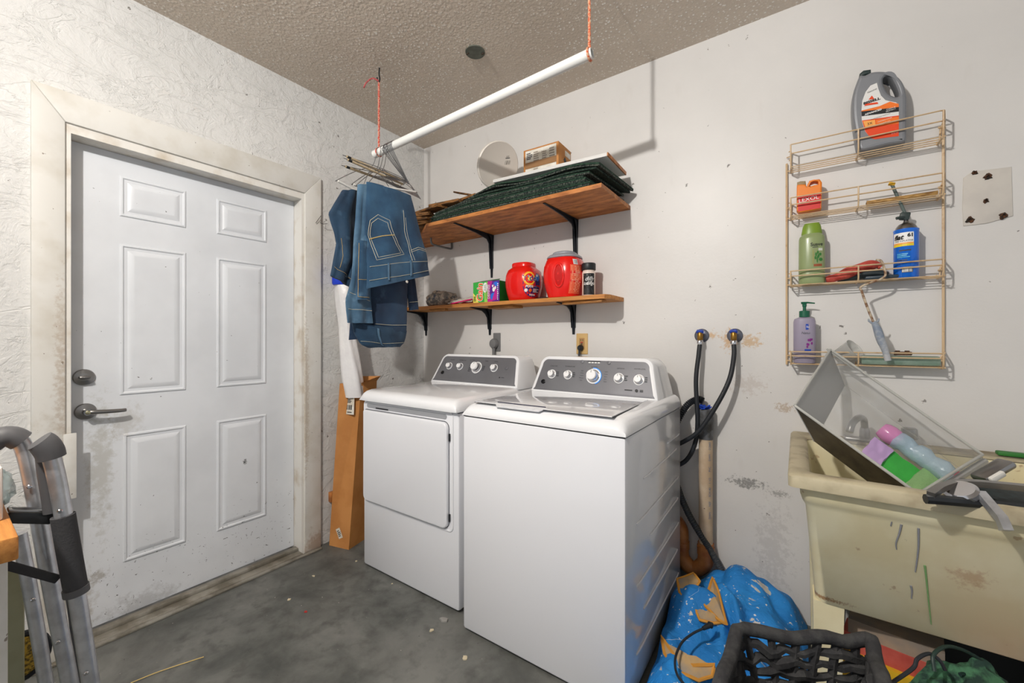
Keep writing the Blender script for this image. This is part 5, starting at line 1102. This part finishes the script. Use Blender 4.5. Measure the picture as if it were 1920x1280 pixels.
# loose trim rod across the corner
o = B().tube([P(1550, 654, 'y', -.125), P(1600, 690, 'y', -.128)], .004, 8).build('clear_strip', edge_m, t)
def dpt(u, v, w_): return A+(Bc-A)*u+(D-A)*v+(E-D-Bc+A)*u*v+wv*w_
# contents (resting on the drawer floor)
n_in = -wv.normalized()
def sheet_d(u0, v0, u1, v1, w_, m, nm, lab, cat, th=.006, wr=.006, seed=0, skew=0):
    f = lambda a, c: dpt(u0+(u1-u0)*a+skew*c, v0+(v1-v0)*c, w_)+Vector((0, 0, 1))*wr*noise.noise(Vector((a*4+seed, c*4, seed)))
    return tag(B().pillow(f, 16, 12, th).build(nm, m), lab, cat)
sheet_d(.50, .12, .78, .50, .80, M('towel_green', (64, 176, 72), .9, bump=.3, bscale=200), 'microfibre_cloth', 'bright green cloth folded in the clear drawer', 'cloth', th=.010)
sheet_d(.74, .12, .97, .58, .72, M('towel_pale_green', (156, 200, 136), .95, bump=.9, bscale=260), 'microfibre_cloth', 'pale green ribbed cloth folded at the low end of the clear drawer', 'cloth', th=.012, seed=3)
sheet_d(.42, .16, .56, .48, .70, M('foam_lilac', (190, 160, 206), .7), 'foam_pad', 'lilac foam pad behind the bright green cloth', 'pad', th=.008, seed=5)
film = M('film_blue', (176, 200, 216), .12, alpha=.6, bump=.6, bscale=40, bdist=.01); pinkf = M('film_pink', (214, 140, 190), .2, alpha=.75, bump=.5, bscale=40)
p0, p1_ = dpt(.46, .62, .6), dpt(.93, .60, .45)
t2 = thing('plastic_wrapped_roll', 'clear plastic wrapped roll with pink top and red end lying in the drawer', 'packet', (p0+p1_)/2)
B().tube([p0.lerp(p1_, q_/12)+Vector((0, 0, .004*math.sin(q_*2.1))) for q_ in range(2, 13)], lambda q_: .030+.003*math.sin(q_*17), 14).build('wrap', film, t2)
B().tube([p0.lerp(p1_, q_/12) for q_ in (-.6, 0, 1, 2, 3)], lambda q_: .024+.008*math.sin(q_*3), 14).build('pink_top', pinkf, t2)
B().tube([p0.lerp(p1_, .985), p0.lerp(p1_, 1.06)], .027, 14).build('red_end', M('end_red', (196, 30, 70), .3), t2)
# metal bar with arm at the right of the sink
t = thing('metal_clamp', 'grey metal bar with hinged arm lying across the sink rim at the right edge', 'clamp', (2.80, -.6, .86))
zc = .862
b = B(); pts = [P(1745, 928, 'z', zc+.0), P(1770, 912, 'z', zc+.01), P(1815, 905, 'z', zc+.015), P(1930, 915, 'z', zc+.015)]
b.tube(pts, .011, 4, sm=4); b.build('long_bar', satin, t)
p0 = P(1838, 925, 'z', zc+.004); p1_ = P(1878, 972, 'z', .835)
B().tube([p0, p1_, p1_+Vector((.004, -.012, -.022))], .0125, 4).build('hinged_arm', alu, t)
c0 = P(1802, 922, 'z', zc); B().lathe([(.030, -.010), (.034, -.006), (.034, .006), (.028, .012)], 28, X=Matrix.Translation(c0) @ Matrix.Rotation(R(25), 4, 'X') @ Matrix.Rotation(R(-20), 4, 'Y')).build('chrome_disc', chrome, t)
B().tube([P(1735, 935, 'z', .85), P(1775, 938, 'z', .85), P(1850, 945, 'z', .84), P(1930, 955, 'z', .84)], .012, 8, sm=3).build('black_grip', black_plastic, t)
t = thing('metal_bracket', 'small dark metal bracket with white tab behind the clear drawer on the sink', 'bracket', P(1860, 885, 'z', .86))
c0 = P(1862, 882, 'z', .87); X = Matrix.Translation(c0) @ Matrix.Rotation(R(35), 4, 'Z') @ Matrix.Rotation(R(-30), 4, 'Y')
B().box((0, 0, 0), (.10, .045, .022), X, bev=.008).build('body', satin, t); B().box((-.02, -.02, .0), (.045, .02, .016), X, bev=.004).build('white_tab', tube_w, t)
o = B().box((0, 0, 0), (.20, .24, .05), Matrix.Translation((2.90, -.48, .80)) @ Matrix.Rotation(R(10), 4, 'Z'), bev=.012).build('black_tray', M('tray_black', (22, 28, 30), .6, col2=(34, 46, 48), scale=60)); tag(o, 'black plastic tray sitting in the right side of the sink', 'tray')
o = B().box((0, 0, 0), (.09, .03, .014), Matrix.Translation(P(1905, 852, 'z', .856)), bev=.004).build('green_scrap', g_leaf); tag(o, 'dark green scrap on the back rim of the sink', 'scrap')

# ================================================================ blue quilt heap
qm = bpy.data.materials.new('quilt_blue'); qm.use_nodes = True; nt = qm.node_tree; bb_ = nt.nodes['Principled BSDF']; co = coords(nt)
c = mixc(nt, rng(nt, nz(nt, co, 6, 4), .3, .7), lin((22, 116, 190)), lin((38, 140, 216)))
c = mixc(nt, rng(nt, nz(nt, co, 11, 5, .6, .5), .625, .64), c, lin((206, 200, 190)))
c = mixc(nt, rng(nt, nz(nt, co, 42, 3, .6), .655, .675), c, lin((222, 220, 214)))
rg = mth(nt, 'ABSOLUTE', mth(nt, 'SUBTRACT', nz(nt, co, 3.4, 2, .5, 1.5), .5)); c = mixc(nt, mth(nt, 'MULTIPLY', rng(nt, rg, 0, .004, 1, 0), rng(nt, nz(nt, co, 5, 2), .55, .6)), c, lin((214, 220, 224)))
nt.links.new(c, bb_.inputs['Base Color']); bb_.inputs['Roughness'].default_value = .75
bn = N(nt, 'ShaderNodeBump'); bn.inputs['Strength'].default_value = .8; bn.inputs['Distance'].default_value = .02; nt.links.new(nz(nt, co, 16, 4, .6, .5), bn.inputs['Height']); nt.links.new(bn.outputs[0], bb_.inputs['Normal'])
def sm_(a, b_, x): x = max(0, min(1, (x-a)/(b_-a))); return x*x*(3-2*x)
def qh(x, y):
    e = sm_(1.875, 1.97, x)*sm_(2.435, 2.35, x)*sm_(-.008, -.07, y)*sm_(-1.22, -1.05, y)
    h = .17*math.exp(-((x-2.20)/.17)**2-((y+.13)/.24)**2)+.10*math.exp(-((x-2.0)/.14)**2-((y+.38)/.16)**2)+.045
    h += .030*abs(noise.noise(Vector((x*9+y*6, y*4-x*3, 9))))+.035*noise.noise(Vector((x*7, y*7, 1)))+.030*abs(noise.noise(Vector((x*10, y*5, 5))))+.018*math.sin(x*34+y*26+6*noise.noise(Vector((x*5, y*5, 2))))*(1 if y < -.22 else .35)
    return max(.004, h*e**.6*(1-.6*sm_(-.66, -.78, y)*sm_(2.15, 2.24, x)))
t = thing('quilted_blanket', 'paint-splattered blue quilt with tan lining heaped on the floor beside the washer', 'blanket', (2.15, -.5, 0))
B().grid(lambda u, v: Vector((1.93+.485*u-.010*(1-u)*math.sin(v*9), -.01-1.2*v, qh(1.93+.485*u, -.01-1.2*v))), 90, 150).build('quilt_top', qm, t, ang=80)
tan = M('quilt_lining', (190, 158, 112), .9, col2=(160, 146, 128), scale=12, bump=.3, bscale=60); tane = M('quilt_binding', (206, 144, 56), .8)
def flap(poly, seed=0, lift=.03, nm='lining_flap'):
    pts = [P(a, c_, 'z', z) for a, c_, z in poly]
    n = len(pts); ce = sum(pts, Vector())/n; b = B(); rs = []
    for q_ in (0, .35, .7, 1):
        rs.append([ce.lerp(p, q_)+Vector((0, 0, lift*(1-q_)+.012*noise.noise(p*9+Vector((q_*3, seed, 0))))) for p in [pts[i].lerp(pts[(i+1) % n], k/4) for i in range(n) for k in range(4)]])
    b.rings(rs[::-1], cap=(False, True)); f = b.build(nm, tan, t, ang=70); ed = rs[-1]
    B().tube(ed, .006, 6, closed=True).build('binding', tane, f); return f
flap([(1270, 1085, .20), (1300, 1075, .215), (1312, 1090, .20), (1300, 1108, .18), (1288, 1128, .165), (1274, 1110, .18)], 1, .02)
flap([(1336, 1082, .21), (1346, 1105, .19), (1362, 1168, .16), (1345, 1158, .16), (1318, 1130, .17), (1328, 1108, .19)], 2, .016)
flap([(1305, 1144, .155), (1330, 1150, .155), (1356, 1168, .145), (1338, 1168, .14), (1312, 1160, .14)], 3)
flap([(1240, 1195, .10), (1262, 1222, .10), (1300, 1248, .10), (1340, 1245, .11), (1335, 1265, .09), (1310, 1275, .08), (1270, 1258, .08), (1246, 1225, .08)], 4)
cordp = [P(a, c_, 'z', z) for a, c_, z in ((1290, 1290, .10), (1270, 1265, .12), (1266, 1235, .135), (1278, 1205, .15), (1298, 1188, .165), (1318, 1178, .175))]
t = thing('power_cord', 'black power cord with plug resting on the blue quilt', 'power cord', cordp[0]); B().tube(cordp, .0042, 8, sm=6).build('cord', rubber, t)
d = (cordp[-1]-cordp[-2]).normalized(); b = B(); b.tube([cordp[-1], cordp[-1]+d*.03], lambda q_: .0065+.003*q_, 10); b.box((0, 0, 0), (.02, .02, .016), Matrix.Translation(cordp[-1]+d*.034), bev=.004); b.build('plug', black_plastic, t)

# ================================================================ black woven basket
BZ = .46
BLc, BRc, FRc, FLc = P(1384, 1184, 'z', BZ), P(1632, 1204, 'z', BZ), P(1672, 1330, 'z', BZ), P(1330, 1345, 'z', BZ)
bk = M('basket_charcoal', (64, 64, 64), .85, col2=(46, 46, 48), scale=30, bump=.5, bscale=120, specks=((50, .74, .02, (190, 190, 190), .5),))
t = thing('woven_basket', 'dark charcoal woven basket in front of the blue quilt', 'basket', (2.40, -.8, .06))
rimp = []
cs = [BLc, BRc, FRc, FLc]
for i in range(4):
    p, n_ = cs[i], cs[(i+1) % 4]
    for k in range(8): rimp.append(p.lerp(n_, .06+k*.88/7)+Vector((0, 0, .006*math.sin(k*1.7+i)+(.010 if k in (0, 7) else 0))))
B().tube(rimp, .0165, 12, sm=2, closed=True).build('rim', bk, t)
cb_ = sum(cs, Vector())/4
def side(i, s, z): p = cs[i].lerp(cs[(i+1) % 4], s); q_ = cb_.lerp(p, .78+.22*(z/BZ)); return Vector((q_.x, q_.y, z))
for lv in range(13):
    z = .075+lv*.029; b = B(); pts = []
    for i in range(4):
        for k in range(14):
            s = k/14; p = side(i, s, z+.016*noise.noise(Vector((i*3+s*5, lv*2.1, 0)))); nrm = (p-Vector((cb_.x, cb_.y, p.z))).normalized(); pts.append(p+nrm*.007*math.sin((i*14+k)*math.pi/2+lv*math.pi)+Vector((0, 0, .007*math.sin(k*1.9+lv*2))))
    b.tube(pts, lambda q_: .0115+.003*math.sin(q_*40+lv), 6, closed=True); b.build('woven_band', bk, t)
for i in range(4):
    for k in range(6):
        s = (k+.5)/6; B().tube([side(i, s+.03*math.sin(k+z*40), z) for z in (.065, .15, .24, .34, BZ-.01)], .010, 6, sm=2).build('upright', bk, t)
b = B(); b.rings([[side(i, s/6, .068) for i in range(4) for s in range(6)], [side(i, s/6, .074) for i in range(4) for s in range(6)]]); b.build('base', bk, t)
# boards under the sink
def plank(z0, z1, pts, m, lab):
    ps = [P(a, c_, 'z', z1) for a, c_ in pts]; d = (ps[1]-ps[0]).normalized(); n_ = Vector((-d.y, d.x, 0)); n_ = n_ if n_.y > 0 else -n_
    b = B(); q_ = [ps[0], ps[1], ps[1]+n_*.085, ps[0]+n_*.085]; b.rings([[(p.x, p.y, z0) for p in q_], [(p.x, p.y, z1) for p in q_]]); return tag(b.build('plank', m, smooth=False), lab, 'plank', 'planks under the sink')
plank(.30, .345, ((1590, 1158), (1772, 1226)), M('plank_grey', (142, 130, 118), .8, col2=(170, 146, 122), scale=8), 'weathered grey plank on top of the pile under the sink')
plank(.245, .30, ((1580, 1180), (1768, 1256)), M('plank_red', (196, 92, 80), .7, col2=(170, 66, 58), scale=10), 'red painted plank in the pile under the sink')
plank(.0, .245, ((1570, 1212), (1768, 1300)), M('plank_yellow', (226, 186, 40), .6, col2=(210, 166, 34), scale=6), 'yellow box-shaped plank at the bottom of the pile under the sink')
gm = M('net_green', (70, 118, 86), .9, col2=(36, 60, 52), scale=30, bump=.6, bscale=60)
tag(lump((2.765, -.60, .0), (.27, .19, .43), 5, .2).build('green_cloth', gm), 'green crumpled cloth on the floor in front of the sink at the lower right', 'cloth')
tag(lump((2.835, -.69, .27), (.17, .13, .15), 9, .2).build('orange_cloth', M('cloth_orange', (226, 84, 42), .8)), 'orange cloth lying in the lower right corner of the view', 'cloth')
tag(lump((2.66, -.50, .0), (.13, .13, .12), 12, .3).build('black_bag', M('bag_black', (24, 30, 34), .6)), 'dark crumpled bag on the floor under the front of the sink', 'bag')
X_ = B().bb((2.56, -.115, 0), (3.10, -.02, .40), bev=.01).build('shade_box', M('shade_black', (26, 28, 28), .8)); tag(X_, 'dark box added against the wall to deepen the shade under the sink', 'shade box')  # added dark box, only there to deepen the shade under the sink
for pts, lab in (([(1672, 1280, .22), (1712, 1252, .25), (1720, 1235, .27), (1742, 1225, .28), (1762, 1238, .27), (1772, 1256, .25)], 'black wire loop standing up beside the basket, nearest to it'), ([(1752, 1258, .25), (1750, 1228, .28), (1772, 1212, .29), (1800, 1216, .28), (1832, 1232, .26), (1850, 1248, .24), (1846, 1256, .22), (1800, 1264, .22)], 'black and green wire loop in front of the dark space under the sink')):
    ps = [P(a, c_, 'z', z+.13) for a, c_, z in pts]; tag(B().tube(ps, .0045, 8, sm=5).build('wire_loop', rubber if 'nearest' in lab else M('wire_green', (30, 52, 46), .5)), lab, 'wire')

# ================================================================ walker and things at the left edge
gripm = M('grip_foam', (58, 58, 60), .8, bump=.3, bscale=200); gl = M('grip_grey', (86, 86, 88), .5)
t = thing('walker', 'folded aluminium walking frame with grey foam grip at the left edge', 'walker', (1.1, -2.12, 0))
WXp = 1.12
wp = lambda a, c_, dx=0: P(a, c_, 'x', WXp+dx)
def leg(pts, dx, r=.0155, nm='leg'): return B().tube([wp(a, c_, dx) for a, c_ in pts], r, 16, sm=5).build(nm, alu, t)
l1 = leg([(8, 820), (32, 824), (44, 838), (56, 880), (66, 930), (80, 1010), (104, 1140), (130, 1275), (150, 1400)], -.06, .0138)
l2 = leg([(86, 838), (94, 850), (104, 885), (115, 940), (128, 1020), (142, 1100), (158, 1200), (172, 1290), (190, 1400)], .02, .0140)
l3 = leg([(36, 1000), (52, 1080), (70, 1180), (88, 1290), (104, 1400)], -.18, .0125)
l4 = (lambda pts, dx, r, nm: B().tube([wp(a, c_, dx) for a, c_ in pts], r, 12, sm=5).build(nm, gl, t))([(108, 950), (120, 1050), (136, 1160), (150, 1290), (164, 1400)], -.22, .007, 'rear_leg')
B().tube([wp(a, c_, -.06) for a, c_ in ((-20, 832), (0, 820), (22, 818), (40, 826))], .0205, 16, sm=4).build('hand_grip', gl, t)
B().tube([wp(a, c_, .02) for a, c_ in ((74, 826), (83, 832), (92, 844), (97, 858))], lambda q_: .021+.0015*math.sin(q_*3), 16, sm=4).build('hand_grip', gl, t)
B().tube([wp(a, c_, .0) for a, c_ in ((80, 836), (84, 880), (92, 930), (96, 960))], .012, 12, sm=4).build('inner_tube', gl, t)
B().tube([wp(a, c_, .021) for a, c_ in ((118, 966), (128, 1025), (143, 1108))], .0185, 18, sm=4).build('foam_sleeve', gripm, t)
B().tube([wp(a, c_, .021) for a, c_ in ((141.5, 1100), (143.6, 1112))], .0205, 18).build('sleeve_collar', gl, t)
def bar(a, c_, w_, h_, nm, m, bev=.003):
    ctr = (a+c_)/2; X = frame(ctr, (c_-a), (0, 0, 1)); B().box((0, 0, 0), ((c_-a).length, h_, w_), X, bev=bev).build(nm, m, t)
bar(wp(14, 965, -.02), wp(100, 968, -.02), .020, .028, 'fold_hinge', M('hinge_black', (52, 54, 56), .3))
bar(wp(14, 955, -.02), wp(98, 957, -.02), .026, .006, 'hinge_plate', satin, .002)
bar(wp(8, 1058, 0), wp(110, 1086, 0), .006, .016, 'cross_strap', gripm, .002)
for a, c_, dx in ((55, 912, -.0445), (112, 958, .0355), (108, 1204, -.0445), (161, 1262, .0355), (62, 1124, -.165)):
    B().lathe([(.0042, 0), (.0042, .0015), (.0028, .003)], 14, X=frame(wp(a, c_, dx), (0, 1, 0), (0, 0, 1))).build('rivet', chrome, t)
t = thing('workbench', 'raw-edged wooden bench corner on a white post at the left edge', 'workbench', (1.2, -2.2, 0))
def wq(a, c_): return P(a, c_, 'x', 1.35)
c1, c2, c3, c4 = wq(-60, 960), wq(24, 985), wq(38, 1050), wq(-60, 1075)
b = B(); b.rings([[Vector((x, p.y, p.z)) for p in (c1, c2, c3, c4)] for x in (1.35, 1.05)]); 
top = B(); y1 = wq(34, 1000).y; zt_ = wq(34, 1022).z
top.bb((.95, -2.45, zt_-.02), (1.36, y1, zt_+.018), bev=.003); top.build('bench_top', wood, t)
B().bb((1.12, -2.25, 0), (1.20, P(15, 1100, 'x', 1.2).y, zt_-.02), bev=.003).build('post', casing_paint, t)
yb = P(10, 950, 'x', 1.25); o = B().bb((1.10, -2.26, zt_+.018), (1.25, P(6, 950, 'x', 1.25).y, zt_+.11), bev=.004).build('storage_box', M('box_white_blue', (222, 214, 206), .5)); tag(o, 'pale box on the workbench corner at the left edge', 'box')
o = B().bb((.86, -2.30, .0), (.90, P(47, 1130, 'x', .9).y, P(30, 1062, 'x', .9).z), bev=.008).build('olive_panel', M('panel_olive', (150, 150, 122), .7, col2=(134, 132, 100), scale=5)); tag(o, 'olive-beige panel standing behind the walker legs', 'panel')
t = thing('yellow_bag', 'yellow woven bag with black edging on the floor behind the walker', 'bag', (.9, -2.1, .3))
X = frame(P(36, 1228, 'x', .8), (0, 1, 0), (0, 0, 1)); B().slab(ellip(.042, .05, 24), .02, X, bev=.006).build('mesh_face', M('mesh_yellow', (196, 160, 60), .8, col2=(90, 76, 36), scale=160), t)
B().tube([X @ Vector((.046*math.cos(6.283*i/24), .055*math.sin(6.283*i/24), .012)) for i in range(24)], .008, 8, closed=True).build('edging', rubber, t)
tag(B().bb((.74, -2.20, .02), (.79, -2.03, .26), bev=.01).build('yellow_sack', M('sack_yellow', (206, 160, 56), .8)), 'yellow sack standing under the mesh bag behind the walker', 'sack')
tag(lump(P(12, 925, 'x', 1.0)+Vector((0, -.03, -.02)), (.06, .08, .09), 2, .3, flat=False).build('clear_plastic_bag', M('bag_clear', (150, 170, 170), .15, alpha=.5)), 'crumpled clear plastic bag tucked behind the walker hinge', 'plastic bag')

# ================================================================ bits on the floor
def chip(px, py, r, m, lab, cat='debris', nm='debris_chip', seed=0):
    c = P(px, py, 'z', .0); n = 9; lr = random.Random(seed+px); pts = [(c.x+r*lr.uniform(.5, 1.1)*math.cos(6.283*i/n), c.y+r*lr.uniform(.4, 1)*math.sin(6.283*i/n)) for i in range(n)]
    o = B().slab(pts, r*.35, bev=r*.1, z0=.0).build(nm, m); return tag(o, lab, cat)
chip(573, 1147, .008, M('chip_red', (176, 40, 32), .5), 'tiny red chip on the floor in front of the dryer')
pale = M('chip_pale', (196, 184, 156), .7); chip(809, 1182, .011, pale, 'round pale chip on the floor in front of the washer, nearer the dryer'); chip(872, 1234, .013, pale, 'larger round pale chip on the floor at the foot of the washer')
chip(832, 1163, .022, M('chip_grey', (140, 138, 134), .8), 'grey flake on the floor below the dryer corner'); chip(542, 1124, .010, pale, 'small curled shaving on the floor between door and dryer'); chip(588, 1080, .010, pale, 'pale splinter on the floor before the tall cardboard box')
chip(668, 1052, .008, pale, 'small pale crumb beside the tall cardboard box'); chip(735, 1094, .006, pale, 'tiny pale crumb at the foot of the dryer')
st = [P(245, 1280, 'z', .004), P(300, 1258, 'z', .004), P(382, 1231, 'z', .004)]; tag(B().tube(st, .0016, 5, sm=3).build('straw', M('straw', (206, 180, 110), .7)), 'thin straw lying on the floor in front of the door', 'straw')
